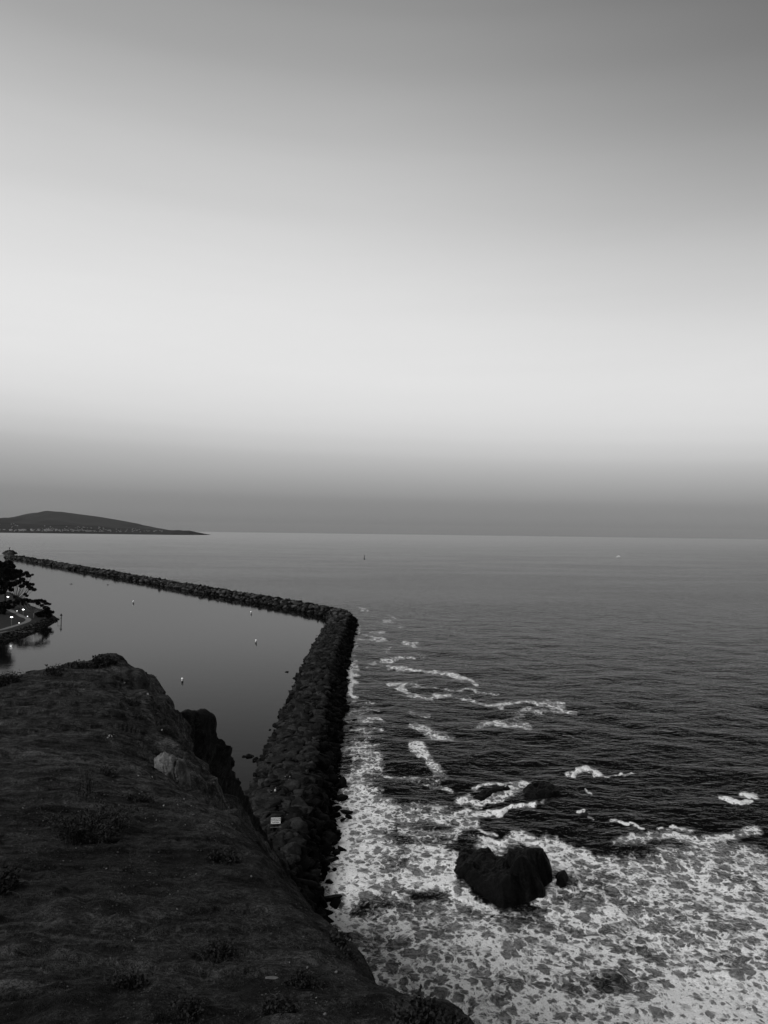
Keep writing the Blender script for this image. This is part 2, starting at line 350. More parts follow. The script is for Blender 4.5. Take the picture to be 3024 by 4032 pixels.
# ------------------------------------------------------------------ water with swell, foam laid on it by place
def build_water():
    az = np.concatenate([np.linspace(-62, -31, 30)[:-1], np.linspace(-31, 31, 861), np.linspace(31, 62, 30)[1:]])
    tn = np.concatenate([np.linspace(1.9, .75, 26)[:-1], np.linspace(.75, .004, 560)[:-1], np.geomspace(.004, 55/70000., 26)])
    az = np.radians(az); d = 55/tn
    X = d[:, None]*np.sin(az)[None]; Y = d[:, None]*np.cos(az)[None]; nr, nc = X.shape
    bd, side, along = dist_line(X, Y, LEG)
    calm = ((side < 0) & (along < LEG_TOTAL-1)).astype(float)
    calm *= sstep(2, 8, bd)*1.0
    calm = np.where(along > LEG_TOTAL-30, calm*sstep(1900, 1500, np.hypot(X, Y)), calm)
    D = d[:, None]+0*X
    amp = (1-calm)*sstep(900, 250, D)
    Z = amp*(.62*noise(X, Y, 0, 17, 1)*1.0+.30*noise(X*.8, Y*1.4, 0, 7, 2)+.16*noise(X*.8, Y*1.5, 0, 3.4, 3)*sstep(400, 150, D)+.09*noise(X, Y, 0, 1.6, 4)*sstep(230, 120, D))
    px, py = pix(X, Y, 0*X)
    vis = (D < 3000)
    jx = px + 46*noise(X, Y, 0, 21, 77)*np.clip(150/D, .25, 1.2) + 26*fbm(X, Y, 0, 9, 4, 11)*np.clip(D/150, .6, 1.2)**-1; jy = py + 13*fbm(X, Y, 0, 9, 4, 17)*np.clip(D/150, .6, 1.2)**-1
    jx = jx+24*fbm(X, Y, 0, 3.0*np.clip(D/200, .6, 3), 3, 61)*np.clip(200/D, .4, 1.3); jy = jy+9*fbm(X, Y, 0, 3.0*np.clip(D/200, .6, 3), 3, 67)*np.clip(200/D, .4, 1.3)
    F = np.zeros_like(X); rr0 = random.Random(3)
    def stroke(pts, wd, val):
        nonlocal F
        b = np.full(X.shape, 1e9)
        for a, c in zip(pts[:-1], pts[1:]):
            dx, dy = c[0]-a[0], (c[1]-a[1])*2; L2 = dx*dx+dy*dy+1e-6
            t = np.clip(((jx-a[0])*dx+(jy-a[1])*2*dy)/L2, 0, 1)
            b = np.minimum(b, np.hypot(jx-a[0]-t*dx, (jy-a[1])*2-t*dy))
        if pts[0][1] < 2900 and val < .95: b = b*(1+.45*noise(X, Y*.5, 0, 6, 91))
        F = np.maximum(F, val*sstep(wd*2.9, 0, b)*vis)
    def poly(pts, soft, val):
        nonlocal F
        ins = np.zeros(X.shape, bool); b = np.full(X.shape, 1e9); n = len(pts)
        for i in range(n):
            x1, y1 = pts[i]; x2, y2 = pts[(i+1) % n]
            c = ((y1 > jy) != (y2 > jy)) & (jx < (x2-x1)*(jy-y1)/(y2-y1+1e-9)+x1); ins ^= c
            dx, dy = x2-x1, y2-y1; t = np.clip(((jx-x1)*dx+(jy-y1)*dy)/(dx*dx+dy*dy+1e-6), 0, 1)
            b = np.minimum(b, np.hypot(jx-x1-t*dx, jy-y1-t*dy))
        F = np.maximum(F, val*sstep(-soft, soft, np.where(ins, b, -b))*vis)
    # wash along the sea side of the breakwater
    poly([(1380, 2760), (1440, 2770), (1490, 2850), (1465, 2925), (1520, 3005), (1470, 3085), (1450, 3150), (1330, 3150), (1370, 3000)], 70, .50)
    poly([(1330, 3050), (1440, 3060), (1560, 3180), (1560, 3330), (1500, 3420), (1520, 3500), (1420, 3560), (1280, 3660), (1270, 3200)], 60, .72)
    stroke([(1325, 3250), (1330, 3330), (1420, 3370), (1490, 3340)], 55, .86)
    stroke([(1310, 3560), (1330, 3620), (1400, 3650)], 40, .9)
    stroke([(1396, 2602), (1360, 2640), (1350, 2660)], 7, 1.0); stroke([(1388, 2622), (1374, 2660), (1380, 2700), (1400, 2742)], 12, 1.2)
    stroke([(1345, 2655), (1400, 2662)], 6, 1.0)
    stroke([(1402, 2490), (1392, 2530), (1384, 2580)], 6, .6)
    for y_ in range(2770, 3130, 34): stroke([(1360, y_+8), (1400+rr0.uniform(-20, 20), y_+2), (1440, y_-6+rr0.uniform(-5, 8)), (1470+rr0.uniform(-20, 45), y_+2)], rr0.uniform(4, 9), rr0.uniform(.45, .68))
    # swirl between the breakwater and the sunken rocks
    poly([(1540, 3170), (1700, 3150), (1900, 3180), (1900, 3260), (1760, 3330), (1560, 3330)], 50, .52)
    poly([(1600, 3390), (1700, 3330), (1830, 3390), (1800, 3500), (1680, 3510), (1560, 3470)], 40, .74)
    poly([(1560, 3300), (1700, 3300), (1800, 3360), (1700, 3400), (1560, 3420)], 40, .5)
    poly([(1430, 3290), (1640, 3290), (1640, 3580), (1430, 3580)], 90, .44)
    # wide field of foam lower right
    poly([(1290, 3700), (1500, 3560), (1700, 3510), (1830, 3500), (2000, 3580), (2150, 3550), (2130, 3480), (2140, 3300), (2250, 3370), (2500, 3350),
          (2800, 3300), (3150, 3330), (3150, 4250), (1300, 4250)], 80, .52)
    poly([(1500, 3620), (1800, 3560), (2050, 3640), (2250, 3500), (2600, 3520), (2850, 3620), (3150, 3560), (3150, 4250), (1700, 4250)], 100, .61)
    poly([(2250, 3560), (2500, 3600), (2800, 3780), (3100, 3700), (3100, 4100), (2450, 4150), (2300, 3900)], 140, .72)
    poly([(1400, 3850), (1700, 3900), (2100, 4000), (2100, 4200), (1500, 4200)], 100, .70)
    stroke([(2880, 3600), (3060, 3640)], 40, .8)
    # wash round the heart-shaped rock
    stroke([(1900, 3330), (1960, 3345), (2040, 3310), (2130, 3310), (2190, 3380), (2190, 3460), (2150, 3530)], 34, .84)
    stroke([(1930, 3310), (2000, 3325), (2100, 3300)], 16, 1.1)
    stroke([(1790, 3380), (1770, 3440), (1830, 3520), (1940, 3590)], 26, .9)
    stroke([(2080, 3310), (2230, 3330), (2330, 3400)], 20, .8)
    # sunken rocks and breakers
    stroke([(1830, 3140), (1900, 3160), (2000, 3120), (2060, 3100)], 22, .78)
    stroke([(1850, 3105), (1960, 3080), (2070, 3085)], 9, .85)
    stroke([(1800, 3190), (1950, 3195), (2060, 3185), (2125, 3165)], 12, 1.0)
    stroke([(2000, 3200), (2060, 3180), (2125, 3168)], 11, 1.2)
    stroke([(2230, 3048), (2270, 3030), (2330, 3025), (2380, 3045)], 14, 1.15)
    stroke([(2330, 3052), (2420, 3055), (2480, 3050)], 5, 1.0)
    stroke([(2845, 3135), (2880, 3155), (2950, 3160)], 12, 1.3); stroke([(2930, 3120), (2985, 3135)], 11, 1.15)
    stroke([(2285, 3200), (2300, 3222), (2325, 3225)], 6, 1.1)
    stroke([(2420, 3240), (2480, 3248), (2535, 3262)], 8, .85); stroke([(2640, 3262), (2730, 3268)], 8, .85)
    stroke([(2270, 3110), (2290, 3125)], 5, .9); stroke([(1900, 3270), (1960, 3285)], 12, .75)
    stroke([(2430, 3320), (2600, 3290), (2760, 3300), (2960, 3270)], 26, .58)
    # old foam drifting seaward
    stroke([(1540, 2628), (1650, 2640), (1760, 2655), (1868, 2692)], 11, .86)
    stroke([(1470, 2618), (1520, 2604), (1590, 2592)], 10, .74); stroke([(1610, 2588), (1660, 2584)], 8, .6)
    stroke([(1540, 2698), (1620, 2690), (1560, 2716), (1640, 2732), (1790, 2742), (1900, 2770), (1965, 2785)], 9, .72)
    stroke([(1640, 2696), (1780, 2712), (1960, 2734)], 7, .52)
    stroke([(1960, 2776), (2100, 2772), (2200, 2782), (2265, 2798)], 14, .74); stroke([(1980, 2838), (2030, 2850), (2090, 2868)], 20, .7)
    stroke([(1900, 2860), (2060, 2810), (2200, 2800)], 20, .48)
    stroke([(1635, 2852), (1700, 2880), (1770, 2905)], 16, .72); stroke([(1620, 2806), (1700, 2815)], 10, .6)
    stroke([(1650, 2930), (1690, 2980), (1730, 3030), (1720, 3060)], 20, .66)
    stroke([(1520, 3056), (1640, 3052), (1690, 3085), (1745, 3104)], 14, .62)
    stroke([(1432, 2516), (1520, 2524)], 8, .75); stroke([(1450, 2494), (1520, 2494)], 6, .66)
    stroke([(1595, 2528), (1650, 2536), (1648, 2548)], 7, .62); stroke([(1510, 2566), (1540, 2556)], 7, .66); stroke([(1510, 2446), (1570, 2442)], 7, .55)
    stroke([(1520, 2432), (1550, 2430)], 5, .5); stroke([(1415, 2400), (1440, 2400)], 4, .6); stroke([(1560, 2466), (1590, 2468)], 5, .5)
    F = np.where((py < 2900) & (F < 1.0), F*.86, F)
    # thin white edge at the foot of the long leg
    F = np.maximum(F, (side > 0)*sstep(3.2, 0, np.abs(bd-10.3-1.2*noise(X, Y, 0, 9, 33)))*.50*sstep(0, .5, noise(X, Y, 0, 22, 31))*(along > 60)*(D < 1900))
    F = np.where((side < 0) & (bd > 3), 0, F)
    F *= sstep(.0, .02, F)
    F *= 1+.30*fbm(X, Y, 0, 13, 3, 41)*(F < 1)
    # dark lanes in the foam field
    F -= .22*sstep(.25, .75, fbm(X, Y*1.5, 0, 20, 2, 51))*(F > .4)*(F < 1)
    F = np.clip(np.where(F < .95, F*.89, F), 0, 1.25)
    milky = np.clip(F*1.0, 0, 1)*sstep(.22, .6, F)
    Z += .10*F*noise(X, Y, 0, 1.2, 8)*(D < 260)+.5*sstep(.85, 1.25, F)*(D < 400)*(.6+noise(X, Y, 0, 1.5, 9))
    me = mesh_np('water', np.stack([X, Y, Z], -1).reshape(-1, 3), grid_faces(nr, nc), MT['water'], True, dict(foam=F, calm=calm, milky=milky))
    link('water', me, kind='structure', label='dark sea with drifting foam and a calm harbour basin')
build_water()

# ------------------------------------------------------------------ foreground bluff
def catmull(P, n, lin=()):
    """P (k,...) control rows -> dense rows, n[i] samples in span i"""
    P = np.asarray(P, float); out = []
    K = len(P)
    for i in range(K-1):
        p0 = P[max(i-1, 0)] if i > 0 else 2*P[0]-P[1]; p1, p2 = P[i], P[i+1]; p3 = P[i+2] if i+2 < K else 2*P[-1]-P[-2]
        for t in np.arange(n[i])/n[i]:
            tt = .5
            m1, m2 = (p2-p0)*tt, (p3-p1)*tt
            if i in lin: m1 = m2 = p2-p1
            elif i+1 in lin: m2 = (p2-p1)
            out.append((2*t**3-3*t**2+1)*p1+(t**3-2*t**2+t)*m1+(-2*t**3+3*t**2)*p2+(t**3-t**2)*m2)
    out.append(P[-1]); return np.array(out)
def A3(px, py, Y): v = at_y(px, py, Y); return (v.x, v.y, v.z)
def C3(x, Y, dz): return (x, Y, CAM_H+dz)
def tail(g, k, hi=None):
    h = (g[0]+.5*k, g[1]+.2*k, g[2]-1.2*k) if hi is None else hi
    return [h, (h[0]+4.5, h[1]+3.5, h[2]-14), (h[0]+10, h[1]+8, -3.0)]
rows = []
def addrow(p, k): rows.append(p+tail(p[-1], k))
addrow([C3(-60, -30, -1), C3(-25, -30, -1), C3(-10, -28, -1.2), C3(-3, -27, -1.4), C3(2, -26, -1.7), C3(5, -26, -2.2), C3(8, -26, -3)], 2)
addrow([C3(-30, -6, -1.6), C3(-12, -6, -1.5), C3(-5, -5.5, -1.5), C3(-2, -5, -1.6), C3(0, -5, -1.7), C3(1.6, -5, -1.8), C3(3, -5, -2.2)], 1)
addrow([C3(-12, 1.2, -2.3), C3(-5, 1.2, -2.0), C3(-2, 1.3, -1.95), C3(-.9, 1.3, -1.9), C3(-.1, 1.3, -1.9), C3(.6, 1.3, -1.95), C3(1.15, 1.3, -2.15)], 1)
PX = [[(-2500, 4000, 4.2), (-600, 4030, 3.8), (300, 4040, 3.6), (900, 4045, 3.6), (1300, 4040, 3.6), (1600, 4020, 3.65), (1835, 4040, 3.7)],
      [(-2000, 3700, 5.2), (-500, 3740, 4.9), (250, 3760, 4.7), (750, 3780, 4.7), (1150, 3800, 4.6), (1400, 3855, 4.6), (1512, 3905, 4.7)],
      [(-1800, 3400, 7), (-400, 3470, 6.5), (250, 3500, 6.2), (700, 3520, 6.2), (1050, 3560, 6.1), (1240, 3620, 6.2), (1355, 3703, 6.3)],
      [(-1500, 3130, 10), (-350, 3210, 9), (220, 3260, 8.5), (600, 3290, 8.5), (900, 3330, 8.3), (1070, 3420, 8.5), (1188, 3578, 8.6)],
      [(-1300, 2960, 14), (-300, 3020, 12.5), (200, 3060, 11.5), (550, 3100, 11.5), (850, 3190, 11), (970, 3270, 11.3), (1108, 3440, 11.5)],
      [(-1200, 2850, 19), (-300, 2890, 17), (180, 2920, 15.5), (480, 2950, 15.5), (680, 3050, 15), (830, 3165, 15.5), (964, 3288, 15.8)],
      [(-1100, 2770, 25), (-250, 2800, 22.5), (160, 2820, 20.5), (430, 2830, 20.5), (590, 2900, 20), (710, 2985, 20.5), (832, 3050, 21)],
      [(-1000, 2725, 30), (-200, 2725, 27), (140, 2722, 26), (390, 2690, 27.5), (520, 2735, 27), (600, 2780, 27.5), (676, 2806, 28.5)],
      [(-1000, 2715, 33), (-200, 2690, 30), (130, 2647, 30), (415, 2592, 35), (485, 2603, 35.5), (538, 2650, 35.5), (575, 2697, 36)]]
KS = [1, 1, 1.1, 1.4, 1.9, 2.4, 3.2, 4.2, 5]
for r_, k in zip(PX, KS): addrow([A3(*p) for p in r_], k)
last = rows[-1]
for dY, dz in ((2.5, -2.6), (9, -14), (20, -40), (28, -58)):
    rows.append([(x, y+dY, max(z+dz, -3)) for x, y, z in last[:7]]+[(x, y+dY*.4, max(z+dz, -3)) for x, y, z in last[7:]])
NR = [6, 16, 55, 80, 75, 75, 75, 70, 70, 65, 60, 14, 10, 8, 6]
NC = [30, 60, 120, 120, 110, 110, 34, 20, 16]
def build_bluff():
    G = catmull(np.array(rows), NR)                       # rows x 10 x 3
    G = catmull(G.transpose(1, 0, 2), NC, (6, 7, 8)).transpose(1, 0, 2)
    nr, nc = G.shape[:2]
    du = np.gradient(G, axis=1); dv = np.gradient(G, axis=0); n = np.cross(du, dv); n /= np.linalg.norm(n, axis=2)[..., None]+1e-9
    n *= np.sign(n[..., 2:3]+1e-9)
    X, Y, Z = G[..., 0], G[..., 1], G[..., 2]
    cols = np.arange(nc)/nc; edge = sum(NC[:4])/nc; far = sstep(3, 22, Y)
    face = sstep(edge-.04, edge+.09, cols)[None]
    d = .16*noise(X, Y, Z, 5.2, 1)*far + .038*noise(X, Y, Z, 1.7, 2)*(.3+.7*far) + .020*noise(X, Y, Z, .55, 3)+.022*noise(X, Y, Z, .2, 4)+.010*noise(X, Y, Z, .075, 5)
    d += .045*np.abs(noise(X, Y, Z, .33, 6))*sstep(-.1, .3, noise(X, Y, Z, 1.5, 7))+.05*np.abs(noise(X, Y, Z, .9, 26))*sstep(3, 12, Y)
    rid = 1-np.abs(fbm(X*.9, Y*.5, Z*.45, 2.6, 4, 9))*2
    d += face*far*(.50*(rid-.5)+.42*noise(X, Y, Z, 3.8, 12)+.16*noise(X, Y, Z, .8, 13)+.05*noise(X, Y, Z, .35, 14))
    d += face*(1-far)*.03*noise(X, Y, Z, .4, 15)
    # hard crumbling ledges running with the strata on the slope
    led = (noise(X*.35, Y*1.6, Z, 1.1, 21)); d += .14*far*(sstep(.05, .22, led)-.5)*(1-face)+.03*(sstep(.1, .2, noise(X*.5, Y*1.5, Z, .5, 22))-.5)*(1-.5*face)
    big = sstep(0, 10, G[..., 2]-CAM_H+20)
    # bare rock face paler, grassy break of slope and damp patches darker
    tone = .85*face*sstep(9, 14, Y)*sstep(-.35, .25, noise(X, Y, Z, 2.2, 41)) + .6*(1-face)*sstep(8, 18, Y)*sstep(-.2, .4, noise(X, Y*1.6, Z, 4, 42))
    ridge = np.exp(-((cols[None]-edge-.012-.02*noise(X, Y, Z, 3, 43))/.022)**2)*sstep(16, 24, Y)
    tone = tone*(1-ridge)-.62*ridge*sstep(-.3, .2, noise(X, Y, Z, 1.6, 44)) - .45*sstep(.15, .45, noise(X, Y*1.5, Z, 1.9, 45)) - .25*sstep(.1, .4, noise(X, Y*1.3, Z, .6, 46)) + .2*sstep(.1, .5, noise(X, Y*1.2, Z, 1.1, 47))
    tone = np.clip(tone, -.75, 1)
    d += (1-big)*1.6*fbm(X, Y, Z, 9, 4, 30)
    G = G+n*d[..., None]
    me = mesh_np('bluff', G.reshape(-1, 3), grid_faces(nr, nc), MT['soil'], True, dict(tone=tone))
    link('bluff', me, kind='structure', label='bare dark earth clifftop slope falling away to the sea')
    return BVHTree.FromPolygons([tuple(p) for p in G.reshape(-1, 3)], [tuple(f) for f in grid_faces(nr, nc)])
BL = build_bluff()
def hit(px, py, dflt=None):
    d = ray(px, py).normalized(); loc, n, i, t = BL.ray_cast(CAM, d, 200)
    return (loc, n) if loc is not None else (None, None)
def ground(x, y, top=CAM_H+5):
    loc, n, i, t = BL.ray_cast(Vector((x, y, top)), Vector((0, 0, -1)), 80)
    return loc

# ------------------------------------------------------------------ lower spur of the headland
def build_spur():
    cr_ = [(560, 2790, 44), (670, 2797, 50), (740, 2800, 54), (820, 2818, 58), (858, 2852, 60), (886, 2920, 62), (906, 3000, 66), (926, 3060, 72), (950, 3110, 80), (975, 3153, 88),
           (1036, 3259, 98), (1087, 3351, 104), (1130, 3410, 111), (1190, 3500, 108), (1240, 3600, 104), (1262, 3680, 98), (1290, 3800, 90)]
    P = []
    for p in cr_:
        x, y, z = A3(*p); k = max(.12, min(1, z/40))
        P.append([(x-14*k, y+16*k, -4), (x-9*k, y+9*k, z-26*k), (x-2.5*k, y+2.5*k, z-5*k), (x, y, z), (x-.6*k, y-7*k, z-5*k), (x-1.5*k, y-15*k, z-17*k), (x-2*k, y-26*k, max(z-36*k, -3)), (x-2*k, y-38*k, -4)])
    G = catmull(np.array(P), [14]*(len(P)-1)); G = catmull(G.transpose(1, 0, 2), [10, 14, 26, 34, 30, 20, 12]).transpose(1, 0, 2)
    du = np.gradient(G, axis=1); dv = np.gradient(G, axis=0); n = np.cross(du, dv); n /= np.linalg.norm(n, axis=2)[..., None]+1e-9; n *= np.sign(n[..., 2:3]+1e-9)
    X, Y, Z = G[..., 0], G[..., 1], G[..., 2]
    rid = 1-np.abs(fbm(X, Y, Z*.4, 5, 4, 9))*2
    d = .40*(rid-.6)+.35*noise(X, Y, Z, 5, 3)+.2*noise(X, Y, Z, 1.5, 4)+.15*noise(X, Y, Z, .8, 5)
    G = G+n*d[..., None]; nr, nc = G.shape[:2]
    link('rocky_spur', mesh_np('rocky_spur', G.reshape(-1, 3), grid_faces(nr, nc), MT['cliff'], False), kind='structure', label='black crumbling cliff spur running down to the breakwater root')
build_spur()

# ------------------------------------------------------------------ far hills
def hill_mesh(name, prof, base_y, Y, depth, mat, label, seed):
    """a ridge of real height at distance Y, slopes front and back"""
    xs = np.interp(np.linspace(0, len(prof)-1, 260), range(len(prof)), [p[0] for p in prof]); ys = np.interp(np.linspace(0, len(prof)-1, 260), range(len(prof)), [p[1] for p in prof])
    top = np.array([A3(a, b, Y) for a, b in zip(xs, ys)]); P = []
    fr = np.linspace(0, 1, 30)
    for t in np.concatenate([fr, 1+fr[1:]]):
        g = top.copy(); k = 1-abs(t-1); g[:, 1] = Y+(t-1)*depth; g[:, 0] *= g[:, 1]/Y*.15+.85
        g[:, 2] = -30+(top[:, 2]+30)*k**.8*(1+.16*(1-k)*k*4*fbm(g[:, 0], g[:, 1], 0, depth*.35, 4, seed)); P.append(g)
    G = np.array(P); link(name, mesh_np(name, G.reshape(-1, 3), grid_faces(*G.shape[:2]), mat, True), kind='structure', label=label)
    return G
hill_mesh('mountain', [(-1100, 2010), (-700, 2030), (-200, 2060), (-60, 2052), (30, 2052), (77, 2041), (135, 2019), (160, 2018), (186, 2011), (215, 2014), (241, 2015), (300, 2023), (386, 2034), (458, 2046), (540, 2061), (579, 2074), (636, 2085), (700, 2092), (760, 2098)], 2100, 22000, 5000, MT['hill'], 'broad dark mountain far across the bay', 3)
hill_mesh('hills', [(-1300, 2020), (-700, 2030), (-200, 2044), (0, 2040), (18, 2038), (75, 2041), (110, 2046), (200, 2046), (240, 2052), (330, 2066), (430, 2070), (540, 2078), (640, 2086), (700, 2094)], 2100, 15000, 2500, MT['hill'], 'long low hills in front of the far mountain', 5)
GC = hill_mesh('coast', [(-1400, 2045), (-700, 2050), (-150, 2056), (0, 2056), (60, 2060), (150, 2066), (260, 2066), (380, 2070), (450, 2080), (540, 2081), (620, 2086), (680, 2088), (705, 2087), (720, 2089), (745, 2089), (760, 2092), (776, 2096.5), (784, 2100), (800, 2101)], 2101, 11300, 1500, MT['hill2'], 'dark low coast with a town across the bay', 8)

# houses of the far town
hb = MB(); hb.box((0, 0, 3), (18, 12, 6)); me_h = hb.mesh('house', MT['house'])
rb = MB(); rb.add([(-10, -7, 6), (10, -7, 6), (10, 7, 6), (-10, 7, 6), (-8, 0, 9), (8, 0, 9)], [(0, 1, 5, 4), (1, 2, 5), (2, 3, 4, 5), (3, 0, 4), (3, 2, 1, 0)]); me_r = rb.mesh('roof', MT['roof'])
BC = BVHTree.FromPolygons([tuple(p) for p in GC.reshape(-1, 3)], [tuple(f) for f in grid_faces(*GC.shape[:2])])
def house(px, py, wd, ht, i):
    py = min(py, 2098+(px-300)*.004)
    p = BC.ray_cast(CAM, ray(px, py).normalized(), 40000)[0]
    if p is None: return
    label = ('pale wide flat-roofed building in the far shore town' if wd > 4 else 'pale small house in the far shore town')
    o = link('house', me_h, None, p, label=label, category='house', group='wide buildings of the far town' if wd > 4 else 'small houses of the far town')
    o.scale = (wd*4.2/18, 1.5, ht*4.6/6)
    o2 = link('roof', me_r, o)
    o2.scale = (1, 1, 1)
hr = random.Random(3)
for i in range(24): house(hr.choice([20, 40, 75, 88, 105, 130, 150, 172, 185, 200, 215])+hr.uniform(-8, 8), 2088+hr.uniform(-2, 3), hr.uniform(5, 9), hr.uniform(1.6, 2.6), i)
for i in range(190):
    x = hr.uniform(-30, 640); x = x if hr.random() < .5 else hr.uniform(170, 440)
    y0 = 2088+.006*x if hr.random() < .6 else hr.uniform(2058+.045*max(x, 0), 2090)
    house(x, y0+hr.uniform(-3, 4), hr.uniform(1.6, 3.8), hr.uniform(.9, 2.0), i)

# ------------------------------------------------------------------ boulders
def ico(sub):
    bm = bmesh.new(); bmesh.ops.create_icosphere(bm, subdivisions=sub, radius=1); bm.verts.ensure_lookup_table()
    v = np.array([x.co[:] for x in bm.verts]); f = np.array([[a.index for a in p.verts] for p in bm.faces]); bm.free(); return v, f
def boulder_shape(sub, rng, flat=.52):
    v, f = ico(sub); v = v/np.linalg.norm(v, axis=1)[:, None]
    k = rng.integers(9, 14); n = rng.normal(size=(k, 3)); n[:6] = [[1, 0, 0], [-1, 0, 0], [0, 1, 0], [0, -1, 0], [0, 0, 1], [0, 0, -1]]
    n[:6] += rng.normal(size=(6, 3))*.28; n /= np.linalg.norm(n, axis=1)[:, None]; h = rng.uniform(.60, .92, k)
    dn = v@n.T; r = np.min(np.where(dn > .05, h/np.maximum(dn, .05), 9), axis=1); r = np.minimum(r, 1.25)
    p = v*r[:, None]; q = p*1.7+rng.uniform(0, 50)
    p *= (1+.03*noise(q[:, 0], q[:, 1], q[:, 2], 1.0)+.02*noise(q[:, 0], q[:, 1], q[:, 2], .4))[:, None]
    return p*np.array([1, rng.uniform(.62, .95), flat*rng.uniform(.75, 1.25)]), f
T3 = [boulder_shape(4, RNG) for _ in range(12)]; T2 = [boulder_shape(3, RNG) for _ in range(12)]; T1 = [boulder_shape(2, RNG) for _ in range(12)]
def rotm(rz, tx, ty):
    return (Matrix.Rotation(rz, 3, 'Z') @ Matrix.Rotation(tx, 3, 'X') @ Matrix.Rotation(ty, 3, 'Y'))
rr = random.Random(11)
SEGN = []
acc = 0
for a, b in zip(LEG[:-1], LEG[1:]):
    d = b-a; L = float(np.hypot(*d)); SEGN.append((acc, a, d/L, L)); acc += L
def leg_pt(s, off):
    for a0, a, d, L in SEGN:
        if s <= a0+L or a0 == SEGN[-1][0]:
            t = s-a0; n = np.array([d[1], -d[0]]); p = a+d*t+n*off; return float(p[0]), float(p[1]), math.atan2(d[1], d[0])
def rubble_line():
    """(x, y, z, size, flank, along) of every stone of the breakwater"""
    out = []; s = 0.0
    while s < LEG_TOTAL+12:
        dist = 88+s; step = 1.32 if s < 420 else (2.0 if s < 900 else 2.8)
        wide = 1+.35*float(sstep(LEG_TOTAL-70, LEG_TOTAL-20, s))
        off = -10.9*wide
        while off < 11.3*wide:
            o = off+rr.uniform(-.5, .5)*step; ss = s+rr.uniform(-.5, .5)*step
            if ss > LEG_TOTAL:
                lim = math.sqrt(max(0, (12*wide)**2-(ss-LEG_TOTAL)**2))
                if abs(o) > lim: off += step; continue
            x, y, a = leg_pt(max(ss, 0), o)
            jag = .8*float(noise(x, y, 0, 6, 71)); od = abs(o)+(jag if abs(o) > 8 else 0)
            z = float(bw_height(max(od, 0 if ss < LEG_TOTAL else ss-LEG_TOTAL), min(ss, LEG_TOTAL)))+rr.uniform(-.35, .3)
            sz = step*rr.choice([.36, .42, .5, .58, .66, .8, 1.0, 1.25])*(1.15 if abs(o) < 5 else 1.0)
            if z < -1.3: off += step; continue
            out.append((x, y, z, sz, 'crest' if abs(o) < 4 else ('harbour' if o < 0 else 'sea'), ss)); off += step*.82
        s += step*.82
    return out
stones = rubble_line()
# a few strays in the wash and in the harbour
for (a, b, q) in [(1366, 3196, 1.35), (1372, 3212, .8), (1350, 3225, 1.0), (1345, 3340, .9), (1325, 3355, 1.5), (1312, 3430, 1.0), (1330, 3275, 1.0), (1308, 3535, 1.7), (1320, 3560, 1.3), (1400, 2975, 1.1), (1396, 2838, 1.4), (1388, 2868, 1.2), (1362, 3095, .9),
                  (985, 2978, 1.6), (963, 2980, .7), (1010, 2993, 1.2), (1018, 3000, 1.5), (1003, 2988, 1.0), (1130, 2645, 1.0), (1383, 2606, 1.4), (1306, 3389, 1.3), (1300, 3475, 1.2)]:
    p = on_z(a, b, 0.1); stones.append((p.x, p.y, -.05, q*.8, 'wash', 0))
# the stones that show largest are objects of their own
def shown(s_):
    x, y, z, sz, fl, al = s_
    if y < 60: return 0
    px, py = pix(np.array(x), np.array(y), np.array(z)); px, py = float(px), float(py)
    if not (900 < px < 1500 and py < 3720): return 0
    d = (Vector((x, y, z+sz*.6))-CAM); L = d.length; d.normalize()
    if BL.ray_cast(CAM, d, L)[0] is not None: return 0
    if py > 2090+ (px-560)*1.9 + 420 and px < 1180 and py > 3160+(px-975)*1.62: return 0      # behind the spur
    if fl == 'wash': return 9
    return sz*(1.0 if fl != 'sea' else .95)/L*100
stones.sort(key=shown, reverse=True)
big = [s_ for s_ in stones[:285] if shown(s_) > 0]; rest = stones[len(big):]
BM = [mesh_np('boulder', v, f, MT['boulder'], False) for v, f in T3]
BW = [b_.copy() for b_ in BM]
for b_ in BW: b_.materials[0] = MT['wetshadeboulder']
DESC = {'crest': 'dark flat boulder on the walked top of the near breakwater', 'harbour': 'dark grey boulder on the harbour side of the near breakwater',
        'sea': 'wet boulder painted black with shade on the wave side of the near breakwater', 'wash': 'lone dark boulder standing in water just off the breakwater'}
GRP = {'crest': 'boulders on the breakwater top', 'harbour': 'boulders on the harbour flank', 'sea': 'boulders on the sea flank', 'wash': 'lone boulders in the water beside the breakwater'}
for x, y, z, sz, fl, al in big:
    i = rr.randrange(12); o = link('boulder', (BW if fl in ('sea', 'wash') else BM)[i], None, (x, y, z), label=DESC[fl], category='boulder', group=GRP[fl])
    tilt = .22 if fl == 'crest' else .4
    a = leg_pt(al, 0)[2]; rz = a+math.pi/2+rr.gauss(0, .7)
    o.rotation_euler = rotm(rz, rr.gauss(0, tilt), rr.gauss(0, tilt)).to_euler(); o.scale = (sz*rr.uniform(1.0, 1.4), sz, sz*rr.uniform(.8, 1.1))
